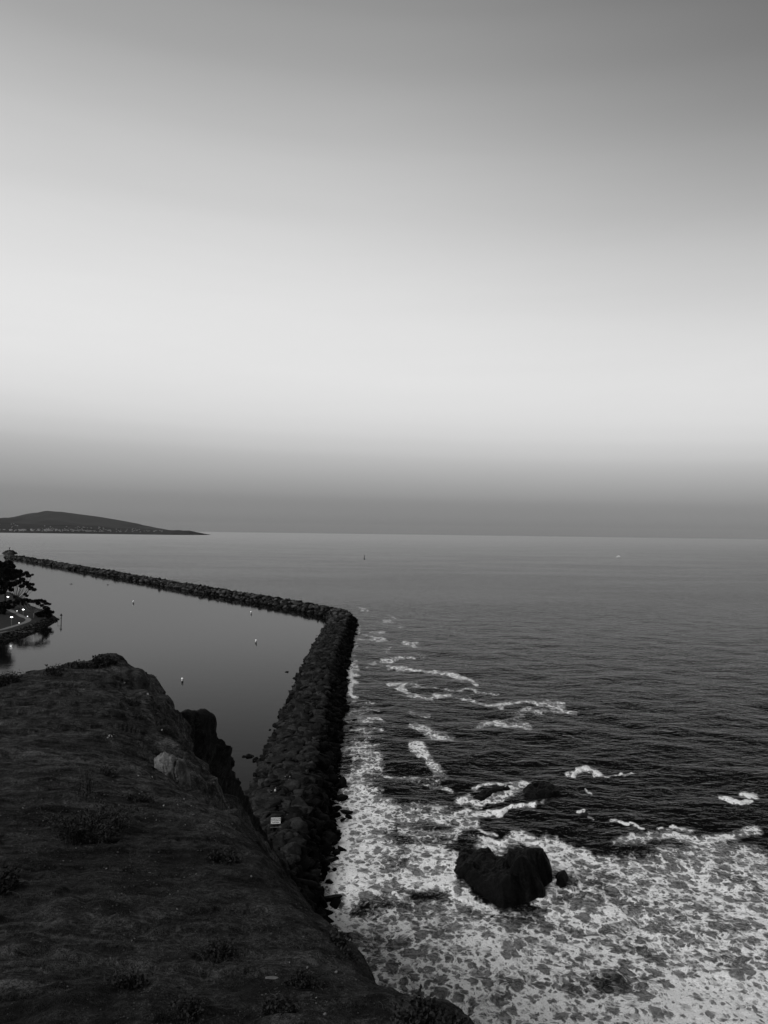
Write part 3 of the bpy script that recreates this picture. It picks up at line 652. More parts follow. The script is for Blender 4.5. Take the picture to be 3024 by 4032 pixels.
def merge_stones(lst, name, label, mat, **kw):
    V = []; Fc = []; T = []; b = 0
    for x, y, z, sz, fl, al in lst:
        L = math.hypot(x, y); v, f = rr.choice(T2 if L < 330 else T1)
        a = leg_pt(max(al, 0), 0)[2] if al >= 0 else 0; mt_ = np.array(rotm(a+math.pi/2+rr.gauss(0, .8), rr.gauss(0, .3), rr.gauss(0, .3)))
        v2 = (v*np.array([sz*rr.uniform(1, 1.4), sz, sz]))@mt_.T+np.array([x, y, z]); V.append(v2); Fc.append(f+b); b += len(v)
        T.append(np.full(len(v), (-.8+.06 if fl in ('sea', 'wash') and al < 520 else 0)+rr.choice([-.12, -.06, 0, .15]) if fl in ('sea', 'wash') else rr.choice([-.5, -.35, -.2, 0, .2, .5, 1.0]) if L < 420 else rr.choice([-.7, -.5, 0, .6, 1.8, 3.2])))  # sea flank toned down for wet and for shade painted into the stones
    me = mesh_np(name, np.concatenate(V), np.concatenate(Fc), mat, False, dict(tone=np.concatenate(T)))
    return link(name, me, kind='stuff', label=label, **kw)
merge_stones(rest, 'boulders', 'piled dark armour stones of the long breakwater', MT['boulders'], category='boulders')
# core under the stones
def build_core():
    ss = np.concatenate([np.arange(0, 460, 2.0), np.arange(460, LEG_TOTAL, 5.0), [LEG_TOTAL+6]]); off = np.linspace(-12, 12, 27); G = []
    for s_ in ss:
        k = 1+.35*float(sstep(LEG_TOTAL-70, LEG_TOTAL-20, s_)); row = []
        for o_ in off:
            x, y, a = leg_pt(s_, o_*k); row.append((x, y, float(bw_height(abs(o_*k), s_))-.75))
        G.append(row)
    G = np.array(G); G[..., 2] += .3*noise(G[..., 0], G[..., 1], 0, 1.6, 3); G[-1, :, 2] = -2
    link('breakwater', mesh_np('breakwater', G.reshape(-1, 3), grid_faces(*G.shape[:2])[:, ::-1], MT['core'], False), label='long stone breakwater bending left across the bay', category='breakwater')
build_core()

# ------------------------------------------------------------------ rocks in the sea
def sea_rock(name, ctrl, outline, label, res=110, jag=.35, seed=1, mat='searock', drop=.9):
    """height field over a real footprint; ctrl = (px, py, height)"""
    C = np.array([(*on_z(a, b, h)[:2], h) for a, b, h in ctrl]); O = np.array([on_z(a, b, 0)[:2] for a, b in outline])
    lo, hi = O.min(0)-2, O.max(0)+2; xs = np.linspace(lo[0], hi[0], res); ys = np.linspace(lo[1], hi[1], res); X, Y = np.meshgrid(xs, ys)
    jx, jy = X+.55*noise(X, Y, 0, 2.2, seed)+.25*noise(X, Y, 0, .9, seed+3), Y+.55*noise(X, Y, 0, 2.2, seed+1)+.25*noise(X, Y, 0, .9, seed+4)
    ins = np.zeros(X.shape, bool); b = np.full(X.shape, 1e9); n = len(O)
    for i in range(n):
        x1, y1 = O[i]; x2, y2 = O[(i+1) % n]
        c = ((y1 > jy) != (y2 > jy)) & (jx < (x2-x1)*(jy-y1)/(y2-y1+1e-9)+x1); ins ^= c
        t = np.clip(((jx-x1)*(x2-x1)+(jy-y1)*(y2-y1))/((x2-x1)**2+(y2-y1)**2), 0, 1); b = np.minimum(b, np.hypot(jx-x1-t*(x2-x1), jy-y1-t*(y2-y1)))
    sd_ = np.where(ins, b, -b)
    W = 0; H = 0
    for cx_, cy_, h in C: w_ = 1/((X-cx_)**2+(Y-cy_)**2+.15)**1.6; W = W+w_; H = H+w_*h
    H = H/W
    rid = 1-np.abs(fbm(X*1.1, Y*.5, 0, 2.4, 4, seed+9))*2
    Z = H*np.clip(sd_/drop+.1, 0, 1)**.5+jag*(rid-.6)*sstep(0, 1.5, sd_)+.12*noise(X, Y, 0, .6, seed+12) - 1.2*sstep(.1, -1.0, sd_)
    me = mesh_np(name, np.stack([X, Y, Z], -1).reshape(-1, 3), grid_faces(res, res), MT[mat], False)
    o = link(name, me); o['label'] = label; o['category'] = 'rock'; return o
sea_rock('sea_rock', [(1805, 3390, .9), (1850, 3356, 1.2), (1880, 3342, 1.7), (1918, 3340, 2.3), (1930, 3365, 1.9), (1890, 3400, 1.9), (1900, 3440, 1.7), (1950, 3385, 1.2), (1980, 3378, .9), (2008, 3376, 1.6), (1985, 3420, 2.6), (2032, 3342, 4.3), (2095, 3338, 4.9), (2140, 3350, 4.7), (2158, 3400, 3.2), (2060, 3372, 5.2), (2120, 3420, 4.2), (2150, 3450, 2.2), (2020, 3430, 4.6), (2040, 3470, 3.6), (1990, 3500, 2.3), (1870, 3465, 1.4), (1930, 3510, 1.2), (2110, 3480, 1.9), (1985, 3550, .8), (2080, 3525, 1.0)],
         [(1788, 3392), (1812, 3356), (1860, 3360), (1915, 3378), (1938, 3380), (1955, 3386), (1985, 3384), (2012, 3392), (2030, 3418), (2095, 3428), (2140, 3430), (2164, 3450), (2163, 3478), (2135, 3492), (2132, 3526), (2090, 3540), (2043, 3550), (1979, 3568), (1931, 3548), (1860, 3494), (1795, 3440)],
         'large black heart-shaped rock in the white foam', 170, .42, 5, drop=1.6)
sea_rock('small_sea_rock', [(2200, 3445, 1.6), (2222, 3445, 1.7), (2215, 3475, 1.0), (2198, 3470, 1.2)], [(2184, 3456), (2200, 3449), (2230, 3450), (2236, 3470), (2225, 3492), (2204, 3502), (2188, 3480)],
         'small black rock just right of the heart-shaped rock', 40, .15, 8)
sea_rock('flat_rock', [(2100, 3110, .8), (2140, 3105, 1.0), (2180, 3120, .8), (2130, 3140, .5)], [(2062, 3112), (2085, 3096), (2150, 3092), (2195, 3108), (2203, 3130), (2160, 3146), (2110, 3148), (2072, 3135)],
         'low black rock awash beyond the heart-shaped rock', 80, .62, 12, drop=.5)
sea_rock('flat_rock', [(1900, 3130, .5), (1950, 3115, .6), (1985, 3108, .5)], [(1868, 3142), (1890, 3120), (1950, 3102), (2002, 3100), (2000, 3112), (1930, 3130), (1895, 3150)],
         'thin black ledge awash with foam behind it, left of the other low rock', 70, .5, 14, drop=.5)
sea_rock('flat_rock', [(2300, 3208, .4)], [(2284, 3204), (2298, 3198), (2316, 3212), (2310, 3224), (2292, 3218)], 'tiny dark rock tip with a fleck of foam in open water', 24, .08, 16)

# ------------------------------------------------------------------ sign at the breakwater root
def bw_ground(px, py):
    for z in (5.6, 5.2, 4.6): pass
    return on_z(px, py, 5.5)
def build_sign():
    b = bw_ground(1086, 3292); b.z = 4.9
    s = empty('warning_sign', b, 'white rectangular warning sign on two posts at the breakwater entrance', 'sign')
    dist = math.hypot(b.x, b.y)
    def up(px, py): return at_y(px, py, b.y)
    pl, pr = up(1067, 3233), up(1105, 3230); bl = up(1068, 3244); tp = up(1086, 3220)
    cx_ = (pl+pr)/2; W = (pr-pl).length; H = 1.0; rz = R(6); ax = Vector((math.cos(rz), math.sin(rz), 0)); back = Vector((-math.sin(rz), math.cos(rz), 0))
    def obox(c, w_, h_, t_):
        mb = MB(); mb.box((0, 0, 0), (w_, t_, h_)); mb.v = [tuple(c+ax*v[0]+back*v[1]+Vector((0, 0, v[2]))) for v in mb.v]; return mb
    part(obox(cx_, W, H, .04), 'sign_panel', MT['white'], s)
    fr = MB()
    for c, w_, h_ in ((Vector((0, 0, H/2-.05)), W-.1, .025), (Vector((0, 0, -H/2+.05)), W-.1, .025)): q = obox(cx_+c-back*.03, w_, h_, .012); fr.add(q.v, q.f)
    for sx_ in (-1, 1): q = obox(cx_+ax*(sx_*(W/2-.05))-back*.03, .025, H-.1, .012); fr.add(q.v, q.f)
    part(fr, 'sign_border', MT['steel'], s)
    for sx_ in (-1, 1):
        p = MB(); q = cx_+ax*(sx_*W*.3)+back*.06; p.box((q.x, q.y, (b.z-.8+q.z+H*.45)/2), (.1, .1, q.z+H*.45-b.z+.8), rz); part(p, 'post', MT['black'], s)
    p = MB(); q = cx_+back*.02-Vector((0, 0, 1.05)); p.v = []; r_ = obox(q, W*1.15, .07, .06); part(r_, 'crossbar', MT['steel'], s)
    for i, tx in enumerate(('DANGEROUS ENTRY', 'ROCKS SLIPPERY IF', 'WAVES BREAK')):
        cu = bpy.data.curves.new('sign_text', 'FONT'); cu.body = tx; cu.align_x = 'CENTER'; cu.align_y = 'CENTER'; cu.size = .235; cu.offset = .006; cu.extrude = .004
        cu.materials.append(MT['black'])
        tmp = bpy.data.objects.new('tmp', cu); me_t = bpy.data.meshes.new_from_object(tmp); bpy.data.objects.remove(tmp); o = link('sign_text', me_t, s)
        o.location = cx_-b-back*.032+Vector((0, 0, .27-.27*i)); o.rotation_euler = (R(90), 0, rz)
        o.scale = ({0: .76, 1: .70, 2: .80}[i], 1.05, 1)
build_sign()

# ------------------------------------------------------------------ people on the rocks
def skin_body(name, verts, edges, rad, mat, parent, sub=1):
    me = bpy.data.meshes.new(name); me.from_pydata(verts, edges, []); me.materials.append(mat)
    o = link(name, me, parent); md = o.modifiers.new('skin', 'SKIN')
    for i, r in enumerate(rad): me.skin_vertices[0].data[i].radius = (r, r)
    me.skin_vertices[0].data[0].use_root = True; md.use_smooth_shade = True
    s = o.modifiers.new('sub', 'SUBSURF'); s.levels = s.render_levels = sub; return o
def person(px, py, h, face, pose, label, hold=None):
    b = bw_ground(px, py); b.z = 5.45
    t = empty('person', b, label, 'person', None); t.rotation_euler = (0, 0, face)
    k = h/1.75
    J = {'pelvis': (0, 0, .95), 'waist': (0, 0, 1.10), 'chest': (0, .01, 1.32), 'neck': (0, .02, 1.5), 'head0': (0, .03, 1.56), 'head': (0, .05, 1.66)}
    for s_, n in ((-1, 'l'), (1, 'r')):
        J['hip'+n] = (s_*.09, 0, .90); J['knee'+n] = (s_*.11, .03, .50); J['ank'+n] = (s_*.12, -.01, .09); J['toe'+n] = (s_*.14, .16, .05)
        J['sh'+n] = (s_*.17, 0, 1.43); J['el'+n] = (s_*.23, -.02, 1.16); J['wr'+n] = (s_*.24, .08, .92); J['ha'+n] = (s_*.24, .10, .83)
    J.update(pose)
    P = {n: Vector(v)*k for n, v in J.items()}
    def sk(name, names, edges, rad, mat): return skin_body(name, [P[n] for n in names], edges, [r*k for r in rad], mat, t)
    names = ['pelvis', 'waist', 'chest', 'neck', 'head0', 'head']+[a+n for n in 'lr' for a in ('hip', 'knee', 'ank', 'toe', 'sh', 'el', 'wr', 'ha')]
    ix = {n: i for i, n in enumerate(names)}; E = [(0, 1), (1, 2), (2, 3), (3, 4), (4, 5)]
    for n in 'lr': E += [(0, ix['hip'+n]), (ix['hip'+n], ix['knee'+n]), (ix['knee'+n], ix['ank'+n]), (ix['ank'+n], ix['toe'+n]), (2, ix['sh'+n]), (ix['sh'+n], ix['el'+n]), (ix['el'+n], ix['wr'+n]), (ix['wr'+n], ix['ha'+n])]
    rd = dict(pelvis=.12, waist=.11, chest=.13, neck=.055, head0=.07, head=.10, hip=.085, knee=.055, ank=.04, toe=.035, sh=.06, el=.042, wr=.03, ha=.032)
    sk('person', names, E, [rd.get(n, rd.get(n[:-1], .05)) for n in names], MT['skin']).name = 'body'
    nj = ['pelvis', 'waist', 'chest', 'shl', 'ell', 'wrl', 'shr', 'elr', 'wrr']
    sk('jacket', nj, [(0, 1), (1, 2), (2, 3), (3, 4), (4, 5), (2, 6), (6, 7), (7, 8)], [.15, .14, .16, .085, .06, .045, .085, .06, .045], MT['dark'])
    nt_ = ['pelvis', 'hipl', 'kneel', 'ankl', 'hipr', 'kneer', 'ankr']
    sk('trousers', nt_, [(0, 1), (1, 2), (2, 3), (0, 4), (4, 5), (5, 6)], [.14, .10, .07, .06, .10, .07, .06], MT['cloth'])
    hb_ = MB(); hd = P['head']; hb_.ball(hd+Vector((0, -.025*k, .03*k)), .118*k, (1, 1.05, 1.05), 12, 8); link('hair', hb_.mesh('hair', MT['dark'], True), t)
    if hold:
        q = MB(); q.ball(Vector(hold[0])*k, hold[1], (1, .7, 1.5), 10, 7)
        w_ = t.matrix_basis @ (Vector(hold[0])*k); return t, w_
    return t, None
person(1068, 3143, 1.72, R(20), {'head': (0, .16, 1.60), 'head0': (0, .10, 1.53), 'neck': (0, .07, 1.48), 'chest': (0, .06, 1.31), 'wrr': (.14, .30, 1.10), 'har': (.12, .36, 1.14), 'elr': (.24, .08, 1.14)},
       'person in dark clothes leaning forward at left of the pair nearer the sign')
t, w_ = person(1086, 3134, 1.80, R(160), {'wrl': (-.20, .24, 1.08), 'hal': (-.18, .32, 1.10), 'ell': (-.27, .02, 1.15), 'kneel': (-.11, .12, .52), 'ankl': (-.12, .02, .10)},
       'person in dark clothes facing the camera beside a pale bag nearer the sign')
bag = MB(); bag.ball((0, 0, 0), .17, (1.0, .6, 1.35), 12, 8)
bo = bag.build('bag', MT['pale'], None, True, None, label='small pale rounded bag held between two people on the rocks', category='bag'); q = at_y(1083.5, 3112, (on_z(1086, 3134, 5.5)).y-.1); bo.location = q
person(1123, 3086, 1.78, R(185), {'ell': (-.34, -.04, 1.22), 'wrl': (-.20, .08, 1.02), 'hal': (-.14, .10, 1.0), 'elr': (.34, -.04, 1.22), 'wrr': (.20, .08, 1.02), 'har': (.14, .10, 1.0)},
       'person in dark clothes with hands on hips, left of the farther pair')
person(1141, 3087, 1.84, R(172), {'ankr': (.2, .12, .10), 'toer': (.22, .28, .05), 'kneer': (.17, .10, .52)}, 'tall person in dark clothes standing right of the farther pair')

# ------------------------------------------------------------------ park on the left
SH = [(0, 2532), (60, 2521), (120, 2500), (180, 2477), (215, 2458), (244, 2440), (232, 2430), (214, 2420), (180, 2408), (140, 2393), (110, 2368), (70, 2345), (0, 2332), (-200, 2300), (-600, 2290), (-900, 2400), (-700, 2640), (-200, 2570)]
SHW = np.array([on_z(a, b, 0)[:2] for a, b in SH])
def shore_sd(X, Y, O=SHW):
    ins = np.zeros(np.shape(X), bool); b = np.full(np.shape(X), 1e9); n = len(O)
    for i in range(n):
        x1, y1 = O[i]; x2, y2 = O[(i+1) % n]
        c = ((y1 > Y) != (y2 > Y)) & (X < (x2-x1)*(Y-y1)/(y2-y1+1e-9)+x1); ins ^= c
        t = np.clip(((X-x1)*(x2-x1)+(Y-y1)*(y2-y1))/((x2-x1)**2+(y2-y1)**2), 0, 1); b = np.minimum(b, np.hypot(X-x1-t*(x2-x1), Y-y1-t*(y2-y1)))
    return np.where(ins, b, -b)
def park_h(X, Y): return -1.5+4.4*sstep(-1.5, 8.5, shore_sd(X, Y))+.12*noise(X, Y, 0, 14, 5)
xs = np.linspace(SHW[:, 0].min()-4, SHW[:, 0].max()+4, 260); ys = np.linspace(SHW[:, 1].min()-4, SHW[:, 1].max()+4, 260); X, Y = np.meshgrid(xs, ys)
link('park_ground', mesh_np('park_ground', np.stack([X, Y, park_h(X, Y)], -1).reshape(-1, 3), grid_faces(260, 260), MT['grass'], True), kind='structure', label='dark park lawn on the harbour point')
PZ = 3.0
def strip(pts, width, name, mat, label, dz=.08):
    P = catmull(np.array([on_z(a, b, PZ)[:] for a, b in pts]), [10]*(len(pts)-1)); V = []
    for i, p in enumerate(P):
        d = P[min(i+1, len(P)-1)]-P[max(i-1, 0)]; d /= np.linalg.norm(d[:2]); n = np.array([d[1], -d[0], 0])
        for s_ in (-1, -.33, .33, 1):
            q = p+n*s_*width/2; q[2] = float(park_h(q[0], q[1]))+dz; V.append(q)
    link(name, mesh_np(name, V, grid_faces(len(P), 4)[:, ::-1], mat, True), kind='structure', label=label)
strip([(-250, 2520), (-120, 2500), (0, 2480), (47, 2467), (75, 2459), (100, 2450), (112, 2441), (106, 2434), (90, 2428), (70, 2418), (52, 2408), (40, 2402), (20, 2396)], 3.0, 'path', MT['path'], 'pale footpath curving through the park')
strip([(-200, 2545), (0, 2492), (40, 2485), (80, 2478), (130, 2466)], 1.2, 'path', MT['path'], 'narrow pale kerb path above the shore rocks')
# shore riprap
sh = []
O = SHW
for i in range(len(O)):
    a, b = O[i], O[(i+1) % len(O)]; L = float(np.hypot(*(b-a))); n_ = int(L/1.15)
    if min(a[0], b[0]) < -480: continue
    for j in range(n_):
        for lay in range(6):
            t = (j+rr.random())/n_; p = a+(b-a)*t; nn = np.array([-(b-a)[1], (b-a)[0]])/L; nn = nn*(1 if shore_sd(*(p+nn*.5)) > 0 else -1)
            q = p+nn*(lay*1.5+rr.uniform(-.6, .6)-1); z = float(park_h(q[0], q[1])); 
            if z < -1.2: continue
            sh.append((float(q[0]), float(q[1]), z, rr.uniform(.45, 1.1), 'x', -1))
merge_stones(sh, 'shore_rocks', 'dark rocks heaped round the park shore', MT['boulders'], category='rocks')

def leaf_cloud(mb_v, mb_f, c, r, n, size, rng, flat=.6):
    """n small leaf clumps in a flattened ball, denser towards its upper shell"""
    d = rng.normal(size=(n, 3)); d /= np.linalg.norm(d, axis=1)[:, None]; rad = rng.uniform(.25, 1, n)**.5
    p = np.array(c)+d*rad[:, None]*r*np.array([1, 1, flat]); u = rng.normal(size=(n, 3)); u /= np.linalg.norm(u, axis=1)[:, None]
    w = np.cross(u, rng.normal(size=(n, 3))); w /= np.linalg.norm(w, axis=1)[:, None]; s = size*rng.uniform(.5, 1.4, n)[:, None]
    q = np.stack([p-u*s-w*s*.3, p+w*s*.55, p+u*s-w*s*.2, p-w*s*.6], 1)
    b = sum(len(x) for x in mb_v); mb_v.append(q.reshape(-1, 3)); mb_f.append(np.arange(n*4).reshape(n, 4)+b)
def tree(base_px, clumps, label, name, r_trunk, leafsize=.5, dens=60, flat=.72, bark='bark', fork=.35, group=None, seed=1):
    rng = np.random.default_rng(seed); b = on_z(*base_px, PZ); b.z = float(park_h(b.x, b.y))
    t = empty(name, b, label, 'tree', group); top = None
    V, Fc, tips = [], [], []
    for (a, c, rp) in clumps:
        m_ = b.y/FPX; yo = rng.uniform(-1, 1)*rp*m_*1.2
        p = at_y(a, c, b.y+yo); r = rp*m_*1.18; tips.append((p, r))
        leaf_cloud(V, Fc, tuple(p-b), r, int(dens*r*r*1.1)+70, leafsize, rng, flat)
    o = link('crown', mesh_np('crown', np.concatenate(V), np.concatenate(Fc), MT['treeleaf'], False), t)
    mb = MB(); zt = max(p.z for p, r in tips); fk = Vector((b.x, b.y, b.z+(zt-b.z)*fork)); mb.tube([b-Vector((0, 0, .3)), b+(fk-b)*.5+Vector((r_trunk*.3, 0, 0)), fk], [r_trunk, r_trunk*.8, r_trunk*.7], 7)
    for p, r in tips:
        d = p-fk; mid = fk+d*.5+Vector((d.x*.12, d.y*.12, -abs(d.x)*.06)); mb.tube([fk, mid, p-Vector((0, 0, r*.1))], [r_trunk*.38, r_trunk*.25, r_trunk*.1], 5)
        for k in range(2):
            e = p+Vector((rng.uniform(-1, 1)*r*.8, rng.uniform(-1, 1)*r*.6, rng.uniform(0, .4)*r)); mb.tube([mid, (mid+e)/2+Vector((0, 0, -.3)), e], [r_trunk*.2, r_trunk*.13, r_trunk*.05], 4)
    part(mb, 'trunk', MT[bark], t, True)
    return t
tree((18, 2404), [(10, 2226, 17), (34, 2218, 15), (48, 2230, 12), (-10, 2222, 18), (-30, 2250, 20), (20, 2245, 18), (48, 2248, 12), (0, 2262, 22), (30, 2268, 20), (62, 2246, 7), (-20, 2290, 22), (18, 2296, 20), (-45, 2300, 18), (5, 2325, 18), (-30, 2340, 18)],
     'tallest dark tree at the left edge of the park', 'tall_tree', .55, seed=2, fork=.5)
tree((62, 2374), [(60, 2252, 11), (78, 2250, 10), (70, 2266, 14), (90, 2262, 8), (104, 2256, 8), (111, 2267, 9), (50, 2275, 14), (88, 2282, 10), (70, 2292, 12), (102, 2296, 11), (120, 2300, 6), (127, 2263, 4), (129, 2301, 6), (112, 2310, 8), (134, 2321, 8), (124, 2313, 6), (50, 2300, 14), (85, 2308, 9), (118, 2320, 5), (30, 2310, 14), (98, 2340, 6), (106, 2346, 5), (45, 2322, 9), (60, 2350, 7)],
     'spreading dark tree with fanned bare limbs beside the tallest tree', 'spreading_tree', .4, seed=3, fork=.1, dens=62)
tree((132, 2433), [(70, 2366, 9), (84, 2362, 9), (100, 2361, 9), (115, 2366, 10), (130, 2368, 10), (145, 2366, 9), (160, 2364, 8), (172, 2368, 9), (182, 2376, 8), (195, 2379, 5), (150, 2376, 8), (165, 2384, 7), (58, 2372, 8), (90, 2374, 6), (178, 2392, 9)],
     'flat-topped umbrella tree with a pale forked trunk near the point', 'umbrella_tree', .28, seed=4, fork=.26, dens=75, flat=.55, bark='palebark')
tree((176, 2430), [(150, 2418, 10), (165, 2408, 11), (180, 2402, 10), (190, 2410, 11), (200, 2412, 8), (208, 2410, 5), (176, 2420, 13), (196, 2422, 8), (188, 2396, 7), (160, 2424, 9)],
     'low dense dark tree at the tip of the park', 'low_tree', .3, seed=5, fork=.3, dens=80, flat=.7)
tree((20, 2420), [(0, 2385, 16), (20, 2380, 14), (-25, 2380, 20), (34, 2390, 10), (10, 2405, 13), (-15, 2405, 16), (38, 2370, 9)],
     'low dark tree below the tallest tree at left', 'low_tree', .35, seed=6, fork=.3, dens=75, flat=.8)
tree((78, 2410), [(72, 2374, 6), (60, 2380, 6), (90, 2380, 5), (50, 2390, 6)], 'small dark tree between the lit lamps', 'small_tree', .16, seed=7, fork=.4, dens=75)

def lamp(px, py_head, py_base, label, big=True, tilt=.5):
    b = on_z(px, py_base, PZ); b.z = float(park_h(b.x, b.y)); h = at_y(px, py_head, b.y).z
    t = empty('street_lamp', b, label, 'street lamp', 'park lamps'); mb = MB(); mb.tube([b-Vector((0, 0, .2)), b+Vector((0, 0, .4)), Vector((b.x, b.y, h))], [.16, .10, .07], 8); part(mb, 'post', MT['steel'], t, True)
    mb = MB(); mb.box((b.x, b.y, h+.28), (.9, .5, .1), 0, .6); part(mb, 'lamp_cap', MT['black'], t)
    mb = MB(); mb.ball((b.x, b.y, h), .5 if big else .32, (1.35, .8, .42), 12, 8); part(mb, 'lamp_head', MT['lamp'], t, True)
lamp(45, 2430, 2465, 'lit lamp on a grey post by the curving footpath')
lamp(91, 2400, 2432, 'brightest lit lamp beside the umbrella tree')
lamp(89, 2377, 2408, 'lit lamp under the left end of the umbrella tree', False)
lamp(30, 2350, 2392, 'lit lamp among the tall tree trunks')
lamp(2, 2192, 2240, 'lit lamp showing above the tallest tree at the left edge') if False else None
for px, py, lb in ((67, 2406, 'small low light beside the path, left of the brightest lamp'), (108, 2427, 'small low light at the bend of the path'), (75, 2453, 'dim square low light inside the path curve')):
    b = on_z(px, py, PZ+.6); t = empty('path_light', Vector((b.x, b.y, PZ-.2)), lb, 'path light', 'low park lights')
    mb = MB(); mb.tube([(b.x, b.y, PZ-.3), (b.x, b.y, PZ+.5)], .08, 6); part(mb, 'post', MT['steel'], t)
    mb = MB(); mb.ball((b.x, b.y, PZ+.65), .24, (1, 1, .9)); part(mb, 'lamp_head', MT['lamp_small'], t, True)

# channel marker at the tip of the park
b = on_z(241, 2446, .6); t = empty('channel_marker', b, 'dark post with a triangular board off the park point', 'marker')
mb = MB(); mb.tube([b-Vector((0, 0, 2)), b+Vector((0, 0, 3.6))], .22, 8); part(mb, 'post', MT['black'], t)
mb = MB(); c = b+Vector((0, -.25, 3.2)); mb.add([c+Vector((-.9, 0, 0)), c+Vector((.9, 0, 0)), c+Vector((0, 0, 1.5)), c+Vector((-.9, .1, 0)), c+Vector((.9, .1, 0)), c+Vector((0, .1, 1.5))], [(0, 1, 2), (5, 4, 3), (0, 3, 4, 1), (1, 4, 5, 2), (2, 5, 3, 0)]); part(mb, 'day_board', MT['black'], t)
mb = MB(); mb.box(b+Vector((-.8, 0, 1.5)), (2.6, .3, .14)); mb.box(b+Vector((-.8, 0, 2.1)), (2.2, .1, .08)); mb.tube([b+Vector((-2, 0, -1)), b+Vector((-2, 0, 2.1))], .07, 6); part(mb, 'platform', MT['black'], t)
# beacon on the breakwater head
b = Vector((-831, 1712, 5.2)); t = empty('harbour_beacon', b, 'small beacon on a thin mast at the breakwater end', 'beacon')
mb = MB(); mb.tube([b, b+Vector((0, 0, 5.6))], .42, 8); part(mb, 'mast', MT['steel'], t)
mb = MB(); mb.ball(b+Vector((0, 0, 6.6)), 1.5, (1, 1, .9)); part(mb, 'beacon_top', MT['black'], t, True)
mb = MB(); mb.box(b+Vector((0, -3, .3)), (5.5, 4, 1.4)); part(mb, 'base', MT['white'], t)

# ------------------------------------------------------------------ buoys, paddlers, boats
def buoy(px, py, sc, label, lean=0.0):
    b = on_z(px, py, 0); t = empty('buoy', b, label, 'buoy', 'white buoys in the harbour'); t.rotation_euler = (0, lean, 0)
    mb = MB(); mb.tube([b+Vector((0, 0, -.4)), b+Vector((0, 0, .05)), b+Vector((0, 0, .22))], [.33*sc, .34*sc, .30*sc], 14); part(mb, 'float', MT['black'], t, True)
    mb = MB(); mb.tube([b+Vector((0, 0, .22)), b+Vector((0, 0, .26+.95*sc)), b+Vector((0, 0, .34+.95*sc))], [.31*sc, .31*sc, .16*sc], 14); part(mb, 'body', MT['white'], t, True)
    mb = MB(); mb.tube([b+Vector((0, 0, .26+.40*sc)), b+Vector((0, 0, .26+.55*sc))], .318*sc, 14); part(mb, 'band', MT['steel'], t, True)
buoy(718, 2684, 1.15, 'nearest white buoy, close above the bluff', R(-2)); buoy(1007, 2531, 1.4, 'leaning white buoy left of the middle of the near breakwater', R(7))
buoy(989, 2417, 1.6, 'white buoy close under the inner bend of the breakwater'); buoy(525, 2375, 1.7, 'tiny far white buoy in the middle of the harbour')
def paddler(px, py, label, sz=1.0):
    b = on_z(px, py, 0); t = empty('paddle_board', b, label, 'paddle board', 'dark paddlers on the harbour')
    mb = MB(); mb.ball((b.x, b.y, .05), 1.0, (2.0*sz, .45, .16), 14, 6); part(mb, 'board', MT['black'], t, True)
    p = empty('person', b+Vector((0, 0, .15)), label.replace('dark board', 'dark seated figure on the board'), 'person', 'figures on the boards')
    sk = skin_body('body', [(0, 0, .1), (0, 0, .35), (0, .05, .62), (0, .08, .85), (-.2, .25, .2), (-.35, .5, .12), (.2, .25, .2), (.35, .5, .12), (-.35, .25, .45), (.35, .25, .45)],
                   [(0, 1), (1, 2), (2, 3), (0, 4), (4, 5), (0, 6), (6, 7), (2, 8), (2, 9)], [.2, .17, .1, .14, .1, .07, .1, .07, .06, .06], MT['dark'], p)
paddler(280, 2300, 'low dark board drifting on the far left of the harbour', 1.2); paddler(424, 2303, 'dark board nearer the middle of the harbour', .7)
def boat(px, py, L, label, white=True, mast=0, ang=0.0):
    b = on_z(px, py, 0); t = empty('boat', b, label, 'boat'); t.rotation_euler = (0, 0, ang)
    V = []; n = 9
    for i in range(n):
        u = i/(n-1); w_ = L*.17*math.sin(math.pi*min(.5, .18+u*.6 if u < .5 else .5)) if u < .5 else L*.17*(1-((u-.5)*2)**2.2); x = (u-.5)*L
        V += [(x, -w_, L*.12+u*u*.05*L), (x, -w_*.6, -.2), (x, w_*.6, -.2), (x, w_, L*.12+u*u*.05*L)]
    Fc = [(i*4+k, (i+1)*4+k, (i+1)*4+k+1, i*4+k+1) for i in range(n-1) for k in range(3)]+[(i*4+3, (i+1)*4+3, (i+1)*4, i*4) for i in range(n-1)]+[(0, 1, 2, 3)]
    me = bpy.data.meshes.new('hull'); me.from_pydata(V, [], Fc); me.materials.append(MT['white' if white else 'black']); link('hull', me, t)
    mb = MB(); mb.box((-.05*L, 0, L*.12+L*.09), (L*.35, L*.2, L*.18), 0, .8); link('cabin', mb.mesh('cabin', MT['white' if white else 'black']), t)
    if mast: mb = MB(); mb.tube([(.0, 0, .3), (.1*L, 0, mast)], .25, 6); mb.add([(0, .1, 1.2), (-L*.38, .1, 1.4), (.08*L, .1, mast*.95)], [(0, 1, 2)]); mb.add([(0, -.1, 1.2), (-L*.38, -.1, 1.4), (.08*L, -.1, mast*.95)], [(2, 1, 0)]); link('sail', mb.mesh('sail', MT['dark']), t)
boat(1435, 2203, 6, 'small dark sailing boat alone on the open sea', False, 10.5, R(60))
boat(2437, 2194, 14, 'small white motor boat far out on the right', True, 0, R(8))

